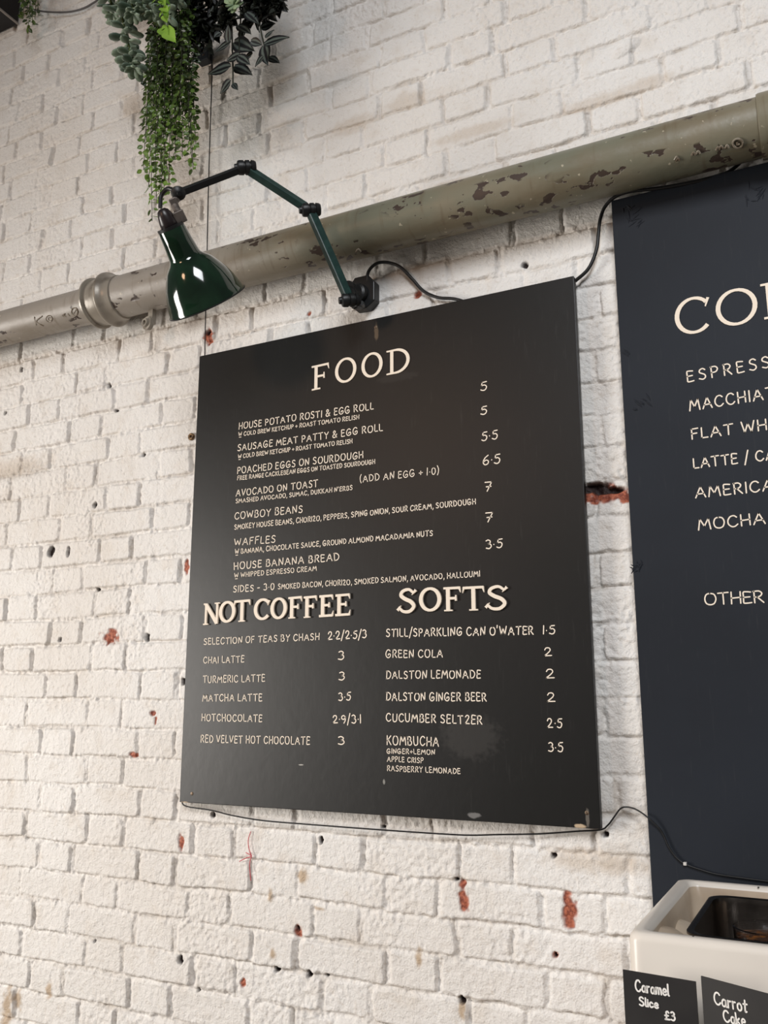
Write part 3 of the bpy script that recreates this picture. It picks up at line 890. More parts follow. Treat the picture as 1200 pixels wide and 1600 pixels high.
for (t, p0, p1, c, nf, gp) in [
    ("ESPRESSO", (1074.3, 597.2), (1182.7, 577.5), 17, 6, .42), ("MACCHIATO", (1078, 642), (1192.4, 624.5), 17, 7, .26), ("FLAT WHITE", (1080.8, 686.5), (1198, 671.5), 16.5, 7, .24),
    ("LATTE / CAPPUCCINO", (1084, 732), (1193.5, 719.5), 15.5, 9, .22), ("AMERICANO", (1087.3, 778.2), (1187, 768), 16.5, 6, .24), ("MOCHA", (1091.7, 828.4), (1195.7, 818), 17, None, .22),
        ("OTHER", (1101.4, 945.4), (1193.5, 941), 18, None, .14)]:
    write(cof, t, p0, p1, c, 2.05, 'lettering', M_cream, root_cof, nfit=nf, gap=gp, jit=.4)

# ------------------------------------------------------------------ drain pipe along the wall
PR = 0.0620
PRL = 0.0535
PY = -0.088
pl_top = at(150, 443, PY); pl_bot = at(150, 512, PY)
PZ = 2.7475
PIPE_L, PIPE_R = -3.2, 1.2
root_pipe = thing('drain_pipe', ((PIPE_L + PIPE_R) / 2, PY, PZ), 'long chipped grey-green pipe running along the brick wall above both boards', 'pipe')


def pipe_material():
    m = bpy.data.materials.new('chipped_pipe_paint'); m.use_nodes = True
    nt = m.node_tree; N = nt.nodes; L = nt.links; b = N['Principled BSDF']
    b.inputs['Roughness'].default_value = 0.42; b.inputs['Specular IOR Level'].default_value = .45
    tcn = N.new('ShaderNodeTexCoord')
    def nz(s, d=5, sc=(1, 1, 1)):
        mp = N.new('ShaderNodeMapping'); mp.inputs['Scale'].default_value = sc
        L.new(tcn.outputs['Object'], mp.inputs[0])
        a = N.new('ShaderNodeTexNoise'); a.inputs['Scale'].default_value = s; a.inputs['Detail'].default_value = d; L.new(mp.outputs[0], a.inputs['Vector']); return a.outputs['Fac']
    def rm(s, lo, hi, amt=1.0):
        r = N.new('ShaderNodeMapRange'); r.interpolation_type = 'SMOOTHSTEP'; r.inputs[1].default_value = lo; r.inputs[2].default_value = hi; r.inputs[4].default_value = amt; L.new(s, r.inputs[0]); return r.outputs[0]
    def mx(f, a, c):
        x = N.new('ShaderNodeMix'); x.data_type = 'RGBA'; L.new(f, x.inputs[0])
        for i, q in ((6, a), (7, c)):
            if isinstance(q, tuple): x.inputs[i].default_value = q
            else: L.new(q, x.inputs[i])
        return x.outputs[2]
    col = mx(rm(nz(5, 3, (.6, 1, 1)), .38, .62), rgb(110, 110, 94), rgb(122, 113, 94))
    sx = N.new('ShaderNodeSeparateXYZ'); L.new(tcn.outputs['Object'], sx.inputs[0])
    left = N.new('ShaderNodeMapRange'); left.interpolation_type = 'SMOOTHSTEP'; left.inputs[1].default_value = -1.0; left.inputs[2].default_value = -1.6; L.new(sx.outputs['X'], left.inputs[0])
    col = mx(left.outputs[0], col, rgb(146, 139, 130))                   # the far length is a greyer paint
    col = mx(rm(nz(14, 6, (.25, 1, 1)), .50, .74, .6), col, rgb(98, 84, 62))   # grime
    col = mx(rm(nz(9, 4, (6, 1, .7)), .55, .75, .5), col, rgb(92, 76, 56))     # runs down the pipe
    col = mx(rm(nz(60, 2, (1, 1, 1)), .70, .74, .6), col, rgb(190, 180, 158))  # pale flecks
    chip = nz(46, 3, (.6, 1, 1)); patch = nz(6, 2, (.7, 2.6, 2.6))
    cm = N.new('ShaderNodeMath'); cm.operation = 'MULTIPLY'; L.new(rm(chip, .585, .605), cm.inputs[0]); L.new(rm(patch, .49, .54), cm.inputs[1])
    col = mx(cm.outputs[0], col, rgb(64, 52, 45))
    L.new(col, b.inputs['Base Color'])
    bp = N.new('ShaderNodeBump'); bp.inputs['Strength'].default_value = .5; bp.inputs['Distance'].default_value = .003
    ad = N.new('ShaderNodeMath'); ad.operation = 'SUBTRACT'; L.new(nz(30, 5), ad.inputs[0]); L.new(cm.outputs[0], ad.inputs[1])
    L.new(ad.outputs[0], bp.inputs['Height']); L.new(bp.outputs[0], b.inputs['Normal'])
    return m


M_pipe = pipe_material()
M_collar = mat('grey_painted_iron', rgb(146, 139, 128), 0.33, 0.15, noise=(20, rgb(96, 86, 76), 0.5, 0.75), bump=(60, .25, .002))
xc = at(168, 470, PY).x
xr = at(1190, 200, PY).x
mb = MB(); mb.lathe((PIPE_L, PY, PZ), (1, 0, 0), [(0, PRL), (xc - PIPE_L, PRL)], 48); mb.build('barrel', M_pipe, root_pipe, smooth=True)
mb = MB(); mb.lathe((xc, PY, PZ + .001), (1, 0, 0), [(0, PR * .97), (xr - xc, PR * .97)], 48); mb.build('barrel', M_pipe, root_pipe, smooth=True)
mb = MB(); mb.lathe((xr, PY, PZ + .001), (1, 0, 0), [(-.004, PR * .9), (-.004, PR * 1.04), (.0, PR * 1.06), (.2, PR * 1.06), (PIPE_R - xr, PR * 1.06), (PIPE_R - xr, PR * .9)], 48)
mb.build('barrel', M_pipe, root_pipe, smooth=True)
# bolted collar: flange, band, groove, larger flange
prof = []
def ringp(x, r): prof.append((x, r))
for x, r in ((-.044, .050), (-.044, .070), (-.041, .0745), (-.035, .0750), (-.032, .0715), (-.031, .0665), (-.010, .0680), (.007, .0665), (.009, .0600), (.013, .0600),
             (.015, .0760), (.018, .0795), (.023, .0795), (.027, .0770), (.030, .0745), (.036, .0690), (.048, .0655), (.060, .0635), (.062, .0600)):
    ringp(x, r)
mb = MB(); mb.lathe((xc, PY, PZ), (1, 0, 0), prof, 56); mb.build('collar', M_collar, root_pipe, smooth=True, angle=50)
# clip bolt under the collar
p = at(230, 504, -.09)
mb = MB()
mb.lathe(p + Vector((0, .012, 0)), (-.25, -1, -.05), [(0, .019), (.012, .0195), (.013, .013), (.02, .012), (.02, .007), (.012, .006)], 20)
mb.box(p + Vector((.004, .014, .022)), (1, 0, 0), (0, 1, 0), (0, 0, 1), .008, .008, .022)
mb.build('clip_bolt', M_collar, root_pipe, smooth=True, angle=40)


def on_pipe(px, py, h=0.0):
    PR = PRL if px < 160 else globals()['PR']
    d = ray(px, py)
    oy, oz = CAM.y - PY, CAM.z - PZ
    A = d.y ** 2 + d.z ** 2; B = 2 * (oy * d.y + oz * d.z); C = oy ** 2 + oz ** 2 - (PR + h) ** 2
    t = (-B - math.sqrt(max(B * B - 4 * A * C, 0))) / (2 * A)
    return CAM + d * t


M_emb = mat('raised_casting_marks', rgb(140, 132, 118), 0.4, noise=(60, rgb(92, 78, 62), 0.4, 0.6))
mb = MB()
def emb(pts, r=.0022, sub=3):
    mb = MB(); mb.tube([on_pipe(*q) for q in pts], r, 6, sub); mb.build('casting_mark', M_emb, root_pipe, smooth=True)
emb([(54, 495), (57, 508)]); emb([(66, 494), (57, 502), (68, 509)])
emb([(77 + 5 * math.cos(t / 8 * 2 * math.pi), 498 + 5 * math.sin(t / 8 * 2 * math.pi)) for t in range(9)], .0016); emb([(76, 500), (76, 496), (79, 497)], .0014)
emb([(97, 493), (102, 490), (99, 494), (103, 494)]); emb([(106, 490), (109, 494)]); 
emb([(117 + 5 * math.cos(t / 8 * 2 * math.pi), 487 + 6 * math.sin(t / 8 * 2 * math.pi)) for t in range(9)])
emb([(115, 490), (119, 484)], .0016)
emb([(1153 + 8 * math.cos(t / 8 * 2 * math.pi), 224 + 7 * math.sin(t / 8 * 2 * math.pi)) for t in range(9)]); emb([(1152, 222), (1152, 226), (1156, 225)])
for (x, y) in ((1057, 248), (1059, 250), (1084, 241), (1091, 239), (1122, 233), (1127, 231), (1136, 230)):
    emb([(x - 3, y + 2), (x, y - 3), (x + 3, y + 1)], .0024)
emb([(556, 394), (560, 389), (564, 393)]); 

# ------------------------------------------------------------------ wall lamp on a jointed arm
pA = at(546, 469, -.140); pB = at(484, 328, -.212); pC = at(383, 262, -.310); pD = at(279, 302, -.405)
pBase = at(574, 463, -.002)
root_lamp = thing('bracket_lamp', at(574, 463, 0), 'dark green enamel machinist lamp on a jointed arm beside the pipe', 'lamp')
mb = MB()
pr = [(-.022, .044), (.016, .044), (.036, .022), (.036, -.03), (.012, -.046), (-.022, -.044), (-.036, -.024), (-.036, .024)]
v = [pBase + Vector((x, .0, z)) for x, z in pr] + [pBase + Vector((x, -.03, z)) for x, z in pr]
n8 = 8
mb.add(v, [tuple(range(n8))[::-1], tuple(range(n8, 16))] + [(i, (i + 1) % n8, n8 + (i + 1) % n8, n8 + i) for i in range(n8)])
mb.build('base_plate', M_black, root_lamp, bevel=.003)
armn = (pB - pA).cross(pC - pB).normalized()
mb = MB()
q0 = pBase + Vector((-.006, -.03, -.006))
mb.lathe(q0, (-.2, -1, -.1), [(0, .026), (.012, .026), (.016, .02), (.036, .018), (.04, .022), (.05, .022)], 20)
mb.tube([q0 + Vector((-.006, -.04, -.004)), (q0 + pA) / 2 + Vector((0, -.018, -.004)), pA], .013, 10, 4)
mb.lathe(pBase + Vector((-.004, -.028, -.036)), (-.1, -1, -.3), [(0, .012), (.03, .012), (.034, .009)], 12)
mb.lathe(pBase + Vector((.006, -.03, -.04)), (.3, -1, -.2), [(0, .006), (.03, .006)], 10)
mb.build('swivel_bracket', M_black, root_lamp, smooth=True, bevel=0)


def knuckle(p, ax, r, name='knuckle'):
    mb = MB()
    ax = ax.normalized()
    prof = [(-.026, r * .55), (-.026, r * .8), (-.022, r * .95), (-.015, r), (-.0135, r * .82), (-.0115, r * .82), (-.010, r), (-.001, r), (.001, r * .85), (.003, r * .85), (.004, r), (.014, r), (.018, r * .9), (.020, r * .55), (.026, r * .5), (.026, r * .3)]
    mb.lathe(p, ax, prof, 24)
    return mb.build(name, M_black, root_lamp, smooth=True, angle=30)


def bar(p, q, w, h, m, nrm, rot, trim=.012):
    mb = MB()
    d = (q - p).normalized(); s_ = nrm.normalized(); s_ = (s_ - d * s_.dot(d)).normalized(); t = d.cross(s_)
    a, b = p + d * trim, q - d * trim
    vw = ((p + q) / 2 - CAM).normalized(); vw = (vw - d * vw.dot(d)).normalized()
    s_ = Matrix.Rotation(math.radians(rot), 3, d) @ vw; t = d.cross(s_)
    mb.box((a + b) / 2, d, s_, t, (b - a).length / 2, w / 2, h / 2)
    return mb.build('arm', m, root_lamp, bevel=.0025)


KA = Vector((-.75, -.62, -.15)).normalized()
for p in (pA, pB, pC):
    knuckle(p, KA, .0165 if p is not pC else .0175)
bar(pA, pB, .019, .021, M_teal, KA, 30); bar(pB, pC, .018, .019, M_teal, KA, -32); bar(pC, pD, .015, .017, M_black, KA, -12)
# head joint, stirrup, cable and bakelite cap
mb = MB(); kd = (CAM - pD).normalized() + Vector((.25, 0, -.1))
mb.lathe(pD + kd.normalized() * -.016, kd, [(0, .014), (.004, .0165), (.022, .0165), (.026, .012), (.028, .006), (.034, .005)], 20)
mb.build('head_joint', M_black, root_lamp, smooth=True)
pT = at(266.7, 355.5, -.415); pM = at(323, 471, -.287)
axS = (pM - pT).normalized(); s = mpp((pT + pM) / 2); Ls = (pM - pT).length
s1 = Ls / 129.0
view = (pT - CAM).normalized(); side = axS.cross(view).normalized()       # side axis across the shade
if side.dot(R2) < 0: side = -side
mb = MB()
mb.tube([pD + Vector((-.004, .004, -.006)), at(272, 318, -.41), at(279, 334, -.41), at(283, 343, -.412)], .0095, 8, 4)
mb.box(at(281, 339, -.415), side, axS, side.cross(axS), .013, .014, .007)
mb.box(at(273, 320, -.412), side, axS, side.cross(axS), .0085, .016, .006)
mb.build('stirrup', M_alu, root_lamp, bevel=.002)
mb = MB(); mb.tube([pD + Vector((-.006, -.002, .006)), at(262, 295, -.41), at(252, 306, -.41), at(250.5, 324, -.412)], .0052, 10, 6)
mb.build('lamp_flex', M_rubber, root_lamp, smooth=True)
mb = MB(); mb.lathe(pT, -axS, [(-.004, .0225 * s / .00155 * 0.7), (.002, 21.5 * s1 * .72), (10 * s1, 21 * s1 * .70), (20 * s1, 17 * s1 * .72), (28 * s1, 13 * s1 * .7), (31 * s1, 7 * s1 * .7), (31.5 * s1, .001)], 28)
capo = mb.build('cap', M_bake, root_lamp, smooth=True, angle=60)
mb = MB(); mb.lathe(pT, -axS, [(-.003, 18 * s1), (-.003, 22.5 * s1), (.0035, 22.5 * s1), (.0035, 18 * s1)], 32); mb.build('neck_ring', M_black, root_lamp, smooth=True)
outer = [(0, 21.6), (1, 22.2), (25, 24.2), (47, 26.4), (51, 27.5), (55, 30.5), (59, 35), (64, 40), (74, 46.5), (88, 54.5), (104, 61), (118, 65), (127, 67), (129.5, 68.6), (131, 68.4)]
inner = [(130, 67.4), (127, 66), (104, 60), (88, 53.4), (74, 45.4), (62, 36), (51, 26.4), (25, 23), (6, 21)]
mb = MB(); mb.lathe(pT, axS, [(a * s1, r * s1) for a, r in outer], 72, cap=False)
sh = mb.build('shade', M_green, root_lamp, smooth=True, angle=60)
mb = MB(); mb.lathe(pT, axS, [(a * s1, r * s1) for a, r in [(131, 68.4)] + inner] + [(5 * s1, .001)], 72, cap=False)
mb.build('shade_lining', M_white_in, sh, smooth=True, angle=60).matrix_parent_inverse = sh.matrix_parent_inverse.copy()
bpy.data.objects['shade_lining'].matrix_parent_inverse = Matrix.Identity(4)
mb = MB(); mb.lathe(pT + axS * (131 * s1), axS, [(-.0022, 68.2 * s1), (-.001, 69.4 * s1), (.001, 69.4 * s1), (.0016, 68 * s1), (.0, 66.8 * s1)], 72, cap=False); mb.build('rim', M_black, root_lamp, smooth=True)
mb = MB(); bc = pT + axS * (62 * s1)
mb.lathe(bc, axS, [(-.02, .013), (0, .014), (.012, .022), (.028, .028), (.044, .024), (.056, .010), (.058, .001)], 24)
mb.build('bulb', mat('frosted_bulb_glass', rgb(225, 225, 220), 0.35), root_lamp, smooth=True)

# ------------------------------------------------------------------ cables
def cable(name, pts, r, label, cat='cable', m=None):
    mb = MB(); mb.tube(pts, r, 8, 8)
    o = mb.build(name, m or M_rubber, None, smooth=True, angle=80)
    return tag(o, label, cat)


cable('power_cable', [at(573, 441, -.028), at(576, 424, -.03), at(588, 412, -.03), at(605, 410, -.026), at(625, 417, -.022), at(645, 437, -.016), at(662, 455, -.012), at(685, 465, -.012), at(712, 467.5, -.012),
                      at(760, 480, -.010), at(830, 480, -.010), at(880, 452, -.010), at(900, 438, -.014), at(920, 419, -.016), at(932, 390, -.016), at(935, 365, -.016), at(938, 342, -.016), at(946, 322, -.02), at(962, 307, -.03),
                      at(985, 299, -.036), at(1012, 296, -.036), at(1040, 292.5, -.034), at(1090, 283, -.030), at(1130, 272, -.022), at(1145, 264, -.018), at(1160, 250, -.014), at(1175, 236, -.012)], .0042,
      'black power cable looping from the lamp base over the corner of the navy board')
w = cable('hanging_wire', [at(331, -120, -.03), at(330.5, 0, -.03), at(331, 60, -.022), at(330.8, 130, -.022), at(328.5, 200, -.02), at(325.5, 300, -.02), at(323, 420, -.02), at(320.6, 520, -.017), at(320, 553, -.014), at(319, 600, -.012)], .0016,
          'thin black wire hanging straight down from the plants to the food board', 'wire')
mb = MB(); p = at(320.5, 88, -.024)
mb.box(p, (1, 0, 0), (0, 1, 0), (0, 0, 1), .0215, .013, .0235)
pb = mb.build('inline_socket', mat('black_socket_plastic', rgb(26, 29, 33), 0.4), w, bevel=.003)
mb = MB()
for dz in (-.006, .008):
    mb.box(p + Vector((.004, -.0132, dz)), (1, 0, 0), (0, 1, 0), (0, 0, 1), .0035, .0006, .0022)
mb.build('socket_slot', M_screw, pb)
cable('thin_wire', [at(283, 1235, -.014), at(284, 1252, -.014), at(292, 1260, -.016), at(330, 1266, -.016), at(362, 1274, -.016), at(410, 1282, -.016), at(480, 1288, -.016), at(600, 1297, -.016), at(690, 1303, -.016), at(735, 1305, -.016), at(780, 1304, -.016),
                   at(840, 1303, -.016), at(900, 1299, -.016), at(938, 1296.5, -.016), at(950, 1289, -.016), at(960, 1276, -.016), at(969, 1264, -.014), at(978, 1261, -.016), at(992, 1264, -.026), at(1008, 1274, -.038), at(1026, 1290, -.036), at(1036, 1303, -.034),
                   at(1046, 1325, -.034), at(1060, 1343, -.034), at(1075, 1352, -.034), at(1095, 1359, -.034), at(1120, 1366, -.034), at(1160, 1372, -.034), at(1230, 1381, -.034)], .0017,
      'thin black wire sagging under the food board and across the navy board', 'wire')
mb = MB(); p = at(1071, 1350, Y_COF); mb.box(p + Vector((0, -.003, .001)), (1, 0, 0), (0, 1, 0), (0, 0, 1), .003, .004, .003)
tag(mb.build('cable_clip', mat('white_clip', rgb(200, 196, 190), .5), bevel=.001), 'tiny pale clip pinning the thin wire to the navy board', 'clip')
cable('grey_cable', [at(35, 10, -.03), at(62, 17, -.02), at(80, 19, -.014), at(105, 19, -.012), at(125, 15, -.012), at(142, 7, -.012), at(158, -8, -.012), at(180, -60, -.012)], .0032,
      'grey cable curving along the top left of the brick wall', 'cable', mat('grey_cable_sheath', rgb(88, 86, 86), .5))
mb = MB()
mb.tube([at(392, 1299, -.0055), at(388, 1312, -.0065), at(389, 1326, -.0065), at(393, 1337, -.006)], .0009, 6, 5)
mb.tube([at(374, 1346, -.006), at(384, 1341, -.006), at(393, 1337.5, -.006), at(384, 1332, -.006)], .0009, 6, 5)
mb.tube([at(393, 1338, -.006), at(390, 1350, -.004), at(391, 1365, -.004), at(392, 1376, -.005)], .0009, 6, 5)
tag(mb.build('red_thread', mat('red_thread_cotton', rgb(196, 60, 74), .7), smooth=True), 'red thread scribble stuck on the wall below the food board', 'thread')
mb = MB(); p = at(300.5, 683, -.001)
mb.lathe(p, (0, -1, 0), [(0, .010), (.006, .0105), (.008, .009), (.008, .004), (.004, .003)], 20)
tag(mb.build('wall_bolt', mat('rusty_bolt', rgb(140, 110, 74), .55, .2, noise=(160, rgb(70, 50, 34), .4, .6)), smooth=True), 'round rusty bolt head in the wall at the left edge of the food board', 'bolt')

# ------------------------------------------------------------------ counter, sink, tray, cards
CTR = 1.07
root_ctr = thing('counter', (0.2, -.42, 0), 'wooden counter the white sink stands on', 'counter')
mb = MB(); mb.box((.30, -.325, CTR - .02), (1, 0, 0), (0, 1, 0), (0, 0, 1), .60, .290, .02); mb.build('worktop', M_wood, root_ctr, bevel=.003)
mb = MB(); mb.box((.31, -.32, (CTR - .04) / 2), (1, 0, 0), (0, 1, 0), (0, 0, 1), .56, .26, (CTR - .04) / 2); mb.build('carcass', M_wood, root_ctr, bevel=.003)


def rrect(x0, x1, y0, y1, r, z, n=6):
    P = []
    for cx, cyy, a0 in ((x1 - r, y1 - r, 0), (x0 + r, y1 - r, 90), (x0 + r, y0 + r, 180), (x1 - r, y0 + r, 270)):
        for i in range(n + 1):
            t = math.radians(a0 + 90 * i / n); P.append(Vector((cx + r * math.cos(t), cyy + r * math.sin(t), z)))
    return P


def loft(loops, cap0=True, cap1=True):
    v = []; f = []; n = len(loops[0])
    for l in loops: v += l
    for j in range(len(loops) - 1):
        for i in range(n):
            i2 = (i + 1) % n; f.append((j * n + i, j * n + i2, (j + 1) * n + i2, (j + 1) * n + i))
    if cap0: f.append(tuple(range(n))[::-1])
    if cap1: f.append(tuple(range((len(loops) - 1) * n, len(loops) * n)))
    return v, f


SX0, SX1, SY0, SY1, SZ = -.311, .30, -.500, -.056, 1.2735
M_ceramic = mat('white_glazed_fireclay', rgb(222, 214, 203), .3, spec=.4, noise=(6, rgb(214, 206, 196), .4, .7))
root_sink = thing('butler_sink', ((SX0 + SX1) / 2, (SY0 + SY1) / 2, CTR), 'white ceramic butler sink on the counter under the navy board', 'sink')
Lp = []
def lp(d, z, r): Lp.append(rrect(SX0 + d, SX1 - d, SY0 + d, SY1 - d, r, z))
lp(.008, CTR, .02); lp(.002, CTR + .006, .02); lp(.0, CTR + .03, .02); lp(0, SZ - .012, .02); lp(.0015, SZ - .006, .02); lp(.005, SZ - .0015, .02); lp(.010, SZ, .018); lp(.019, SZ, .016); lp(.024, SZ - .002, .016); lp(.027, SZ - .008, .016)
lp(.029, SZ - .03, .022); lp(.036, CTR + .06, .03); lp(.05, CTR + .038, .03); lp(.08, CTR + .030, .03)
mb = MB(); v, f = loft(Lp); mb.add(v, f)
bas = mb.build('basin', M_ceramic, root_sink, smooth=True, angle=60)
M_ceramic_shade = mat('shaded_fireclay', rgb(196, 180, 160), .35, spec=.4, noise=(9, rgb(168, 148, 126), .35, .7))
bas.data.materials.append(M_ceramic_shade)                          # browner fireclay paints in the shade inside the basin and on the overflows
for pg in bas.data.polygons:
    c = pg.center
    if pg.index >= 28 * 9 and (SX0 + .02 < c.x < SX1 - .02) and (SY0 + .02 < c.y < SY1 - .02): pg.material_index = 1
# overflow swellings inside the left wall
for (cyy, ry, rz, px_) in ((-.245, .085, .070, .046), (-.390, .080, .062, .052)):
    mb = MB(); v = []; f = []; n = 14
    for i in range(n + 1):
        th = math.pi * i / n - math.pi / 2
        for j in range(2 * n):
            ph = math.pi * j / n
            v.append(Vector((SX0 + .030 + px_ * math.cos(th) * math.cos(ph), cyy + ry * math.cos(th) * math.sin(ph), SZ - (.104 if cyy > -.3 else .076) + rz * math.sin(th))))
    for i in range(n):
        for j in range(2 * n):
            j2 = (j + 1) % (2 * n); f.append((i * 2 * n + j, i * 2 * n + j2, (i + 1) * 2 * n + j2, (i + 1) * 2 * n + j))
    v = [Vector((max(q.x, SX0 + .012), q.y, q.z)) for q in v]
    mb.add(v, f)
    mb.build('overflow', M_ceramic_shade, root_sink, smooth=True, angle=80)
for px, py in ((1185, 1386), (1083, 1463)):
    mb = MB(); p = at_z(px, py, SZ + .0002); mb.lathe(p, (0, 0, 1), [(-.001, .0018), (.0003, .0016)], 8); mb.build('glaze_spot', M_rubber, root_sink)

M_steel = mat('scuffed_stainless', rgb(112, 104, 97), .24, 1.0, noise=(30, rgb(84, 78, 72), .4, .7))
TX0, TX1, TY0, TY1 = -.240, .20, -.452, -.150
TZ = SZ - .006; TB = CTR + .031
root_tray = thing('steel_tray', ((TX0 + TX1) / 2, (TY0 + TY1) / 2, TB), 'deep stainless steel tray standing inside the white sink', 'tray')
Lp = []
def lt(d, z, r): Lp.append(rrect(TX0 + d, TX1 - d, TY0 + d, TY1 - d, r, z))
lt(.02, TB, .03); lt(.010, TB + .008, .035); lt(.008, TZ - .006, .035); lt(0, TZ - .003, .03); lt(0, TZ, .03); lt(.004, TZ + .001, .03); lt(.009, TZ - .001, .035); lt(.0105, TZ - .01, .035); lt(.0125, TB + .012, .035); lt(.022, TB + .0025, .03)
mb = MB(); v, f = loft(Lp); mb.add(v, f); mb.build('pan', M_steel, root_tray, smooth=True, angle=50)
# a glass dish of dark syrupy bits in the tray
pj = at(1200, 1446, -.275)
root_jar = thing('glass_dish', (pj.x, pj.y, TB + .003), 'round glass dish with dark brown contents inside the steel tray', 'dish')
M_glass = mat('clear_glass', (1, 1, 1, 1), .03, trans=1.0)
mb = MB(); b0 = (pj.x, pj.y, TB + .003)
mb.lathe(b0, (0, 0, 1), [(0, .036), (.002, .042), (.03, .047), (.140, .052), (.145, .0525), (.146, .050), (.142, .0495), (.03, .044), (.006, .038), (.005, .001)], 32, cap=False)
mb.build('glass', M_glass, root_jar, smooth=True)
mb = MB(); mb.lathe(b0, (0, 0, 1), [(.006, .001), (.006, .037), (.03, .0432), (.132, .0485), (.135, .03), (.136, .001)], 32, cap=False)
mb.build('contents', mat('dark_brown_syrup', rgb(66, 38, 18), .15, noise=(60, rgb(150, 92, 34), .5, .7), bump=(90, .8, .006)), root_jar, smooth=True)

M_card = mat('blackboard_card', rgb(28, 26, 26), .6, noise=(14, rgb(38, 36, 35), .4, .7))
M_block = mat('oak_block', rgb(150, 112, 74), .55)


def price_card(tl, tr, Y, dy, lines, label):
    p0 = at(*tl, Y)
    d = ray(*tr); 
    # right top corner: same height, reached by turning the card about the vertical
    best = None
    for i in range(400):
        yy = Y - .10 + i * .0005; q = at(*tr, yy)
        e = abs(q.z - p0.z)
        if best is None or e < best[0]: best = (e, q)
    q = best[1]
    u = (q - p0); u.z = 0; W = u.length; u.normalize()
    ang = math.atan2(u.y, u.x)
    pl_ = Plane(p0, u, (0, 0, 1))
    wfull = max(W, .098)
    root = thing('price_card', p0 + u * wfull / 2 + Vector((0, 0, CTR - p0.z)), label, 'price card', 'price cards by the sink')
    mb = MB(); hh = p0.z - CTR - .012
    mb.box(p0 + u * wfull / 2 - pl_.n * .001 - Vector((0, 0, hh / 2)), u, pl_.n, (0, 0, 1), wfull / 2, .001, hh / 2)
    mb.build('card', M_card, root)
    mb = MB(); mb.box(p0 + u * wfull / 2 - pl_.n * .001 + Vector((0, 0, CTR - p0.z + .009)), u, pl_.n, (0, 0, 1), wfull * .35, .018, .009)
    mb.build('stand', M_block, root, bevel=.002)
    for (t, a, b, c) in lines:
        write(pl_, t, a, b, c, 2.6, 'lettering', M_chalk, root, gap=.16, jit=.5, lift=.0005)


price_card((973, 1515), (1087, 1534), -.535, 0, [("Caramel", (993.5, 1548), (1045.5, 1556), 17), ("Slice", (999.5, 1570.5), (1029, 1575.5), 13), ("#3", (1039.5, 1592.5), (1055, 1595), 13)],
           'black price card for caramel slice, left of the two in front of the sink')
price_card((1095, 1525), (1200, 1553), -.560, 0, [("Carrot", (1117, 1568.5), (1168.5, 1582), 19), ("Cake", (1132, 1596), (1166, 1603), 17)],
           'black price card for carrot cake, right of the caramel slice card')

# ------------------------------------------------------------------ planters and hanging foliage
def leaf_mat(name, c1, c2, rough=.4, stripe=None):
    m = bpy.data.materials.new(name); m.use_nodes = True
    nt = m.node_tree; N = nt.nodes; L = nt.links; b = N['Principled BSDF']
    b.inputs['Roughness'].default_value = rough
    a = N.new('ShaderNodeAttribute'); a.attribute_name = 'leaf'
    s = N.new('ShaderNodeSeparateColor'); L.new(a.outputs['Color'], s.inputs[0])
    x = N.new('ShaderNodeMix'); x.data_type = 'RGBA'; L.new(s.outputs[0], x.inputs[0]); x.inputs[6].default_value = c1; x.inputs[7].default_value = c2
    out = x.outputs[2]
    if stripe:
        r = N.new('ShaderNodeValToRGB'); e = r.color_ramp.elements
        e[0].position = .0; e[0].color = (0, 0, 0, 1); e[1].position = 1; e[1].color = (0, 0, 0, 1)
        for p_, c_ in ((.16, 0), (.30, 1), (.52, 1), (.68, 0)):
            k = e.new(p_); k.color = (c_, c_, c_, 1)
        L.new(s.outputs[1], r.inputs[0])
        x2 = N.new('ShaderNodeMix'); x2.data_type = 'RGBA'; L.new(r.outputs[0], x2.inputs[0]); L.new(out, x2.inputs[6]); x2.inputs[7].default_value = stripe
        out = x2.outputs[2]
    L.new(out, b.inputs['Base Color'])
    MATS[name] = m
    return m


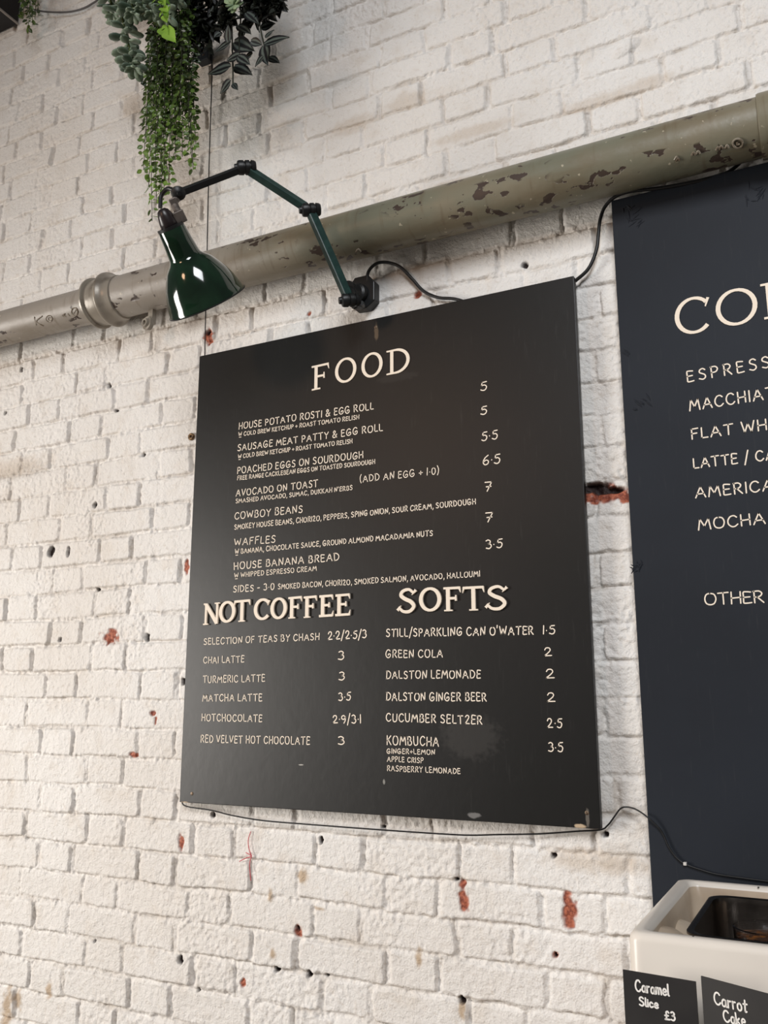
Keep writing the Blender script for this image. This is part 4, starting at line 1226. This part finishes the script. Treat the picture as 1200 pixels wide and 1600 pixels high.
class Leaves:
    def __init__(s): s.v = []; s.f = []; s.c = []

    def leaf(s, base, tip, nrm, w, curl=.15, tint=.5, shape='oval', fold=.12):
        base, tip = Vector(base), Vector(tip); d = tip - base; l = d.length; d.normalize()
        n = Vector(nrm); n = (n - d * n.dot(d)).normalized(); sd = d.cross(n)
        T = {'oval': ((0, .12), (.2, .75), (.45, 1), (.7, .85), (.9, .45), (1, .06)), 'point': ((0, .25), (.12, .75), (.32, 1), (.55, .86), (.78, .48), (1, .02)), 'spoon': ((0, .2), (.3, .5), (.55, .9), (.75, 1), (.92, .7), (1, .2)),
             'heart': ((0, .5), (.06, .9), (.22, 1), (.5, .78), (.8, .35), (1, .02))}[shape]
        k = len(s.v)
        for (t, ww) in T:
            c = base + d * l * t - n * curl * l * t * t
            for a in (-1, -.5, 0, .5, 1):
                s.v.append(c + sd * a * ww * w / 2 + n * (fold * w * abs(a) ))
                s.c.append((tint, abs(a), 0, 1))
        for j in range(len(T) - 1):
            for i in range(4):
                q = k + j * 5 + i; s.f.append((q, q + 1, q + 6, q + 5))

    def fat(s, base, tip, nrm, w, th, tint=.5):
        """thick succulent leaf: a flattened spoon with real volume"""
        base, tip = Vector(base), Vector(tip); d = tip - base; l = d.length; d.normalize()
        n = Vector(nrm); n = (n - d * n.dot(d)).normalized(); sd = d.cross(n)
        T = ((0, .22), (.2, .42), (.45, .82), (.68, 1), (.85, .88), (.96, .5), (1, .08)); m = 8
        k = len(s.v)
        for (t, ww) in T:
            c = base + d * l * t + n * .12 * l * t * t
            for i in range(m):
                a = 2 * math.pi * i / m
                s.v.append(c + sd * math.cos(a) * ww * w / 2 + n * math.sin(a) * th / 2 * (.5 + .5 * ww)); s.c.append((tint, abs(math.cos(a)), 0, 1))
        for j in range(len(T) - 1):
            for i in range(m):
                s.f.append((k + j * m + i, k + j * m + (i + 1) % m, k + (j + 1) * m + (i + 1) % m, k + (j + 1) * m + i))

    def build(s, name, m, parent):
        o = link_mesh(name, [v - parent.location for v in s.v], s.f, m, parent, smooth=True)
        a = o.data.attributes.new('leaf', 'FLOAT_COLOR', 'POINT')
        a.data.foreach_set('color', [q for c in s.c for q in c])
        return o


prng = random.Random(3)
def rv(s=1.0): return Vector((prng.uniform(-1, 1), prng.uniform(-1, 1), prng.uniform(-1, 1))) * s


M_planter = mat('black_planter_metal', rgb(26, 25, 27), .5)
M_stem = mat('green_plant_stem', rgb(70, 84, 40), .6)
M_stemd = mat('dark_plant_stem', rgb(40, 42, 30), .6)

# planter on the wall just above the frame, carrying the hanging plants
pz = at(300, -6, -.12).z
pxl = at(205, 0, -.12).x; pxr = at(440, 0, -.12).x


def trough(name, x0, x1, y0, y1, z0, z1, label, mats=None):
    r = thing(name, ((x0 + x1) / 2, (y0 + y1) / 2, z0), label, 'planter')
    mb = MB(); v = []; t = .008
    lo = [Vector((x0, y0, z0)), Vector((x1, y0, z0)), Vector((x1, y1, z0)), Vector((x0, y1, z0))]
    hi = [Vector((q.x, q.y, z1)) for q in lo]
    ti = [Vector((x0 + t, y0 + t, z1)), Vector((x1 - t, y0 + t, z1)), Vector((x1 - t, y1 - t, z1)), Vector((x0 + t, y1 - t, z1))]
    bi = [Vector((q.x, q.y, z1 - .03)) for q in ti]
    f = [(3, 2, 1, 0)]
    for i in range(4):
        j = (i + 1) % 4
        f += [(i, j, 4 + j, 4 + i), (4 + i, 4 + j, 8 + j, 8 + i), (8 + i, 8 + j, 12 + j, 12 + i)]
    f.append((12, 13, 14, 15))
    mb.add(lo + hi + ti + bi, f)
    mb.build('box', M_planter, r, bevel=.002)
    return r


PZB = at(330, -14, -.008).z
trough('planter_box', pxl - .02, pxr + .02, -.20, -.006, PZB, PZB + .16, 'black wall planter above the lamp hidden behind hanging foliage')

# upper-left planter, seen from below at its right end
pc = at(27, 37, -.008)
tp = trough('planter_box', pc.x - .6, pc.x, -.24, -.006, pc.z, pc.z + .16, 'black planter corner at the top left edge of the photo')
mb = MB(); mb.box((pc.x + .0005, -.123, pc.z + .001), (1, 0, 0), (0, 1, 0), (0, 0, 1), .003, .119, .003)
mb.build('edge_strip', mat('grey_edge_strip', rgb(150, 144, 138), .5), tp)['label'] = 'pale grey edge strip'

# 1 small-leaved trailing plant
M_leaf1 = leaf_mat('small_trailing_leaf', rgb(24, 38, 20), rgb(112, 146, 58), .36)
YP = -.235
root = thing('trailing_plant', at(262, -30, YP), 'small-leaved green trailing plant hanging longest, its tip just behind the lamp', 'plant')
lv = Leaves(); st = MB()
strands = []
for i in range(30):
    x0 = prng.uniform(240, 298); ye = prng.uniform(130, 235); x1 = 232 + (x0 - 240) * 1.12 + prng.uniform(-8, 8)
    strands.append((x0, x1, ye))
strands += [(240, 238, 345), (246, 244, 318), (250, 256, 300), (252, 262, 282), (238, 232, 290), (262, 250, 312), (266, 262, 268), (285, 300, 262), (290, 298, 250), (292, 285, 245), (280, 276, 250), (300, 306, 225), (240, 226, 265), (244, 252, 330)]
for (x0, x1, ye) in strands:
    yo = YP + prng.uniform(-.05, .05)
    y0 = prng.uniform(-20, 40)
    pts = [at(x0 + (x1 - x0) * t + prng.uniform(-3, 3), y0 + (ye - y0) * t, yo + prng.uniform(-.01, .01)) for t in (0, .25, .5, .75, 1)]
    st.tube([at(x0, -170, yo)] + pts, .0009, 4, 3)
    C = catmull(pts, 14)
    acc = 0
    for i in range(1, len(C)):
        acc += (C[i] - C[i - 1]).length
        if acc > .0125:
            acc = 0
            frac = i / len(C)
            yy = y0 + (ye - y0) * frac
            for sgn in (-1, 1):
                d = Vector((sgn * prng.uniform(.5, 1), prng.uniform(-.7, .5), prng.uniform(-.75, .15))).normalized()
                l = prng.uniform(.012, .018)
                n = (Vector((0, -.9, .3)) + rv(.9))
                tint = min(1, max(0, .15 + .6 * max(0, (yy - 90) / 230) + prng.uniform(-.15, .25)))
                b0 = C[i] + d * .005
                lv.leaf(b0, b0 + d * l, n, l * .80, curl=.2, tint=tint, shape='oval')
st.build('stem', M_stemd, root); lv.build('foliage', M_leaf1, root)

# 2 grey-green succulent with spoon-shaped leaves
M_succ = leaf_mat('grey_green_succulent_leaf', rgb(82, 100, 86), rgb(146, 164, 142), .45)
YS = -.31
root = thing('hanging_succulent', at(200, -30, YS), 'grey-green succulent with fat spoon leaves hanging at the left of the foliage', 'plant')
lv = Leaves(); st = MB()
for (P, l0, l1) in (([(186, -30), (188, 10), (196, 50), (205, 85), (209, 104)], 24, 20), ([(222, -40), (224, -5), (222, 12)], 22, 18), ([(262, -35), (262, 0), (256, 22)], 22, 20), ([(170, -40), (172, -5), (176, 20)], 20, 17), ([(240, -35), (240, 0), (238, 18)], 22, 18), ([(275, -35), (277, -2)], 20, 18), ([(205, -35), (206, 0), (208, 20)], 22, 20)):
    pts = [at(x, y, YS + prng.uniform(-.015, .015)) for x, y in P]
    st.tube([pts[0] + Vector((0, .04, .22))] + pts, .003, 6, 4)
    C = catmull(pts, 12) if len(pts) > 2 else [pts[0].lerp(pts[1], i / 12) for i in range(13)]
    acc = 0; a = prng.uniform(0, 6)
    for i in range(1, len(C)):
        acc += (C[i] - C[i - 1]).length
        if acc > .0050 or i == len(C) - 1:
            acc = 0; a += 2.4
            f_ = i / len(C); l = (l0 + (l1 - l0) * f_) * 1.28 * mpp(C[i]) * prng.uniform(.85, 1.1)
            ax = (C[i] - C[i - 1]).normalized()
            u = Vector((math.cos(a), math.sin(a), 0)); 
            d = (u + ax * (.15 + .55 * f_) + rv(.12)).normalized()
            lv.fat(C[i], C[i] + d * l, ax * -1 + u * .2, l * .50, l * .16, tint=prng.uniform(.0, .8))
    for j in range(7):
        u = Vector((math.cos(j * .9), math.sin(j * .9), -.9)).normalized(); l = l1 * .85 * mpp(C[-1])
        lv.fat(C[-1], C[-1] + u * l, Vector((0, 0, 1)) + u * .3, l * .55, l * .22, tint=prng.uniform(.3, 1))
st.build('stem', M_stem, root); lv.build('foliage', M_succ, root)

# 3 bright lime vine
M_lime = leaf_mat('lime_vine_leaf', rgb(84, 124, 34), rgb(140, 178, 70), .36)
YL = -.375
root = thing('lime_vine', at(252, -30, YL), 'bright lime green vine hanging in front of the dark foliage', 'plant')
lv = Leaves(); st = MB()
st.tube([at(250, -150, -.22), at(250, -30, YL), at(251, 0, YL), at(256, 25, YL), at(259, 45, YL), at(262, 56, YL)], .0014, 6, 5)
for (b0, t0) in (((250, -4), (236, 4)), ((251, -2), (266, 6)), ((253, 6), (244, 8)), ((254, 12), (262, 18)), ((256, 16), (248, 26)), ((258, 24), (260, 34)), ((259, 44), (249, 48)), ((260, 44), (274, 48)), ((256, 50), (262, 60)), ((261, 50), (273, 64)), ((262, 40), (266, 44)), ((252, 44), (262, 57)), ((252, 0), (258, 8)), ((262, 14), (259, 26))):
    q0 = at(*b0, YL); q1 = at(*t0, YL - prng.uniform(-.01, .02))
    lv.leaf(q0, q1, Vector((0, -1, .5)) + rv(.4), (q1 - q0).length * .56, curl=.12, tint=prng.random(), shape='heart', fold=.1)
st.build('stem', M_stem, root); lv.build('foliage', M_lime, root)

# 4 silver-striped wandering plant
M_trad = leaf_mat('silver_striped_leaf', rgb(15, 14, 17), rgb(27, 27, 29), .42, stripe=rgb(82, 90, 84))
YT = -.215
root = thing('striped_leaf_plant', at(385, -30, YT), 'dark plant with silver-striped pointed leaves hanging right of the other foliage', 'plant')
lv = Leaves(); st = MB()
TR = [((413, 70), (451, 56), 20), ((413, 71), (417, 101), 19), ((412, 88), (398, 104), 13), ((420, 90), (437, 98), 11), ((361, 104), (323, 114), 19), ((366, 104), (394, 116), 17), ((361, 126), (343, 146), 15), ((364, 131), (371, 140), 8),
      ((361, 66), (334, 80), 13), ((366, 66), (396, 78), 21), ((357, 66), (356, 38), 12), ((408, 44), (430, 36), 16), ((392, 64), (410, 70), 12), ((375, 86), (353, 94), 14), ((372, 88), (390, 100), 14), ((345, 52), (334, 58), 12), ((400, 30), (425, 22), 14),
      ((372, 40), (392, 52), 15), ((350, 30), (340, 52), 14), ((385, 20), (404, 36), 15), ((360, 18), (346, 34), 14), ((400, 8), (425, 6), 14), ((335, 10), (328, 34), 13), ((378, 60), (380, 36), 13), ((415, 60), (428, 46), 12), ((395, 84), (380, 92), 11)]
for (b0, t0, wpx) in TR:
    yo = YT + prng.uniform(-.03, .03); q0 = at(*b0, yo); q1 = at(*t0, yo + prng.uniform(-.015, .01))
    lv.leaf(q0, q1, Vector((.1, -1, .15)) + rv(.25), wpx * 1.3 * mpp(q0), curl=.08, tint=prng.random(), shape='point', fold=.08)
for P in ([(360, -160), (360, -30), (362, 30), (363, 75), (364, 105), (364, 132)], [(400, -160), (400, -30), (404, 20), (408, 50), (413, 72), (415, 92)], [(375, -160), (375, -30), (376, 30), (374, 60), (374, 88)], [(345, -160), (345, -30), (346, 20), (352, 50), (358, 66)]):
    st.tube([at(x, y, YT + .005) for x, y in P], .0022, 6, 4)
st.build('stem', M_stemd, root); lv.build('foliage', M_trad, root)

# 5 pale rosette
M_pale = leaf_mat('pale_succulent_leaf', rgb(112, 134, 104), rgb(156, 178, 140), .5)
root = thing('pale_succulent', at(366, -10, -.27), 'pale green succulent rosette at the top of the photo above the striped leaves', 'plant')
lv = Leaves(); c0 = at(366, 6, -.27)
for (dx, dy, l) in ((-14, -4, 13), (-6, 12, 16), (6, 10, 14), (14, 2, 14), (0, 16, 15), (-12, 6, 12), (12, -6, 12), (3, -8, 10), (-5, -9, 10)):
    q = at(366 + dx, 6 + dy, -.27 - prng.uniform(.0, .02)); lv.fat(c0, q, Vector((0, -1, .4)), 12 * mpp(c0), .006, tint=prng.random())
st = MB(); st.tube([at(366, -160, -.22), at(366, -40, -.24), at(366, -15, -.26), c0], .003, 6, 4)
st.build('stem', M_stem, root); lv.build('foliage', M_pale, root)

# 6 dark ivy mass filling the planter
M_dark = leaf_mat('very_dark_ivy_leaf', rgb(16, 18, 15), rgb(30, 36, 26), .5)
root = thing('dark_ivy', at(330, -30, -.2), 'dense near-black ivy between the green trailing plant and the striped leaves', 'plant')
lv = Leaves(); st = MB()
for i in range(34):
    x0 = prng.uniform(285, 436); ye = 62 - abs(x0 - 312) * .42 + prng.uniform(-14, 8)
    if x0 < 330: ye += 14
    yo = prng.uniform(-.225, -.19)
    P = [at(x0 + prng.uniform(-5, 5), y, yo) for y in (-160, -40, -5, ye * .5, ye)]
    st.tube(P, .0012, 4, 3)
    for q in catmull(P, 6)[4:]:
        for k in range(2):
            d = (rv(1) + Vector((0, -.1, -.5))).normalized(); l = prng.uniform(.02, .034)
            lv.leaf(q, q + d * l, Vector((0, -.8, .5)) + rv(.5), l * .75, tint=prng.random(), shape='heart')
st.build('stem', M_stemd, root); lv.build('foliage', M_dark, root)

# 7 plant on the upper-left planter
M_mid = leaf_mat('round_mid_green_leaf', rgb(38, 56, 28), rgb(98, 122, 54), .4)
root = thing('trailing_plant', at(48, -30, -.06), 'small round-leaved plant spilling over the black planter at the top left', 'plant')
lv = Leaves(); st = MB()
for (x0, x1, ye) in ((38, 36, 30), (44, 42, 36), (48, 47, 30), (54, 56, 22), (58, 60, 24), (50, 44, 44), (40, 52, 36), (34, 34, 26)):
    yo = prng.uniform(-.09, -.03)
    P = [at(x0 + (x1 - x0) * t, -30 + (ye + 30) * t, yo) for t in (0, .33, .66, 1)]
    st.tube(P, .0009, 4, 3)
    for q in catmull(P, 5)[2:]:
        d = (rv(1) + Vector((0, -.2, -.4))).normalized(); l = prng.uniform(.013, .02)
        lv.leaf(q, q + d * l, Vector((0, -.8, .5)) + rv(.4), l * .85, tint=prng.random())
q0 = at(45, 41, -.05); lv.leaf(q0, at(42.5, 52, -.05), Vector((0, -1, .2)), .016, tint=.9); lv.leaf(at(50, 39, -.05), at(59, 37, -.05), Vector((0, -.8, .6)), .012, tint=.3)
st.build('stem', M_stem, root); lv.build('foliage', M_mid, root)
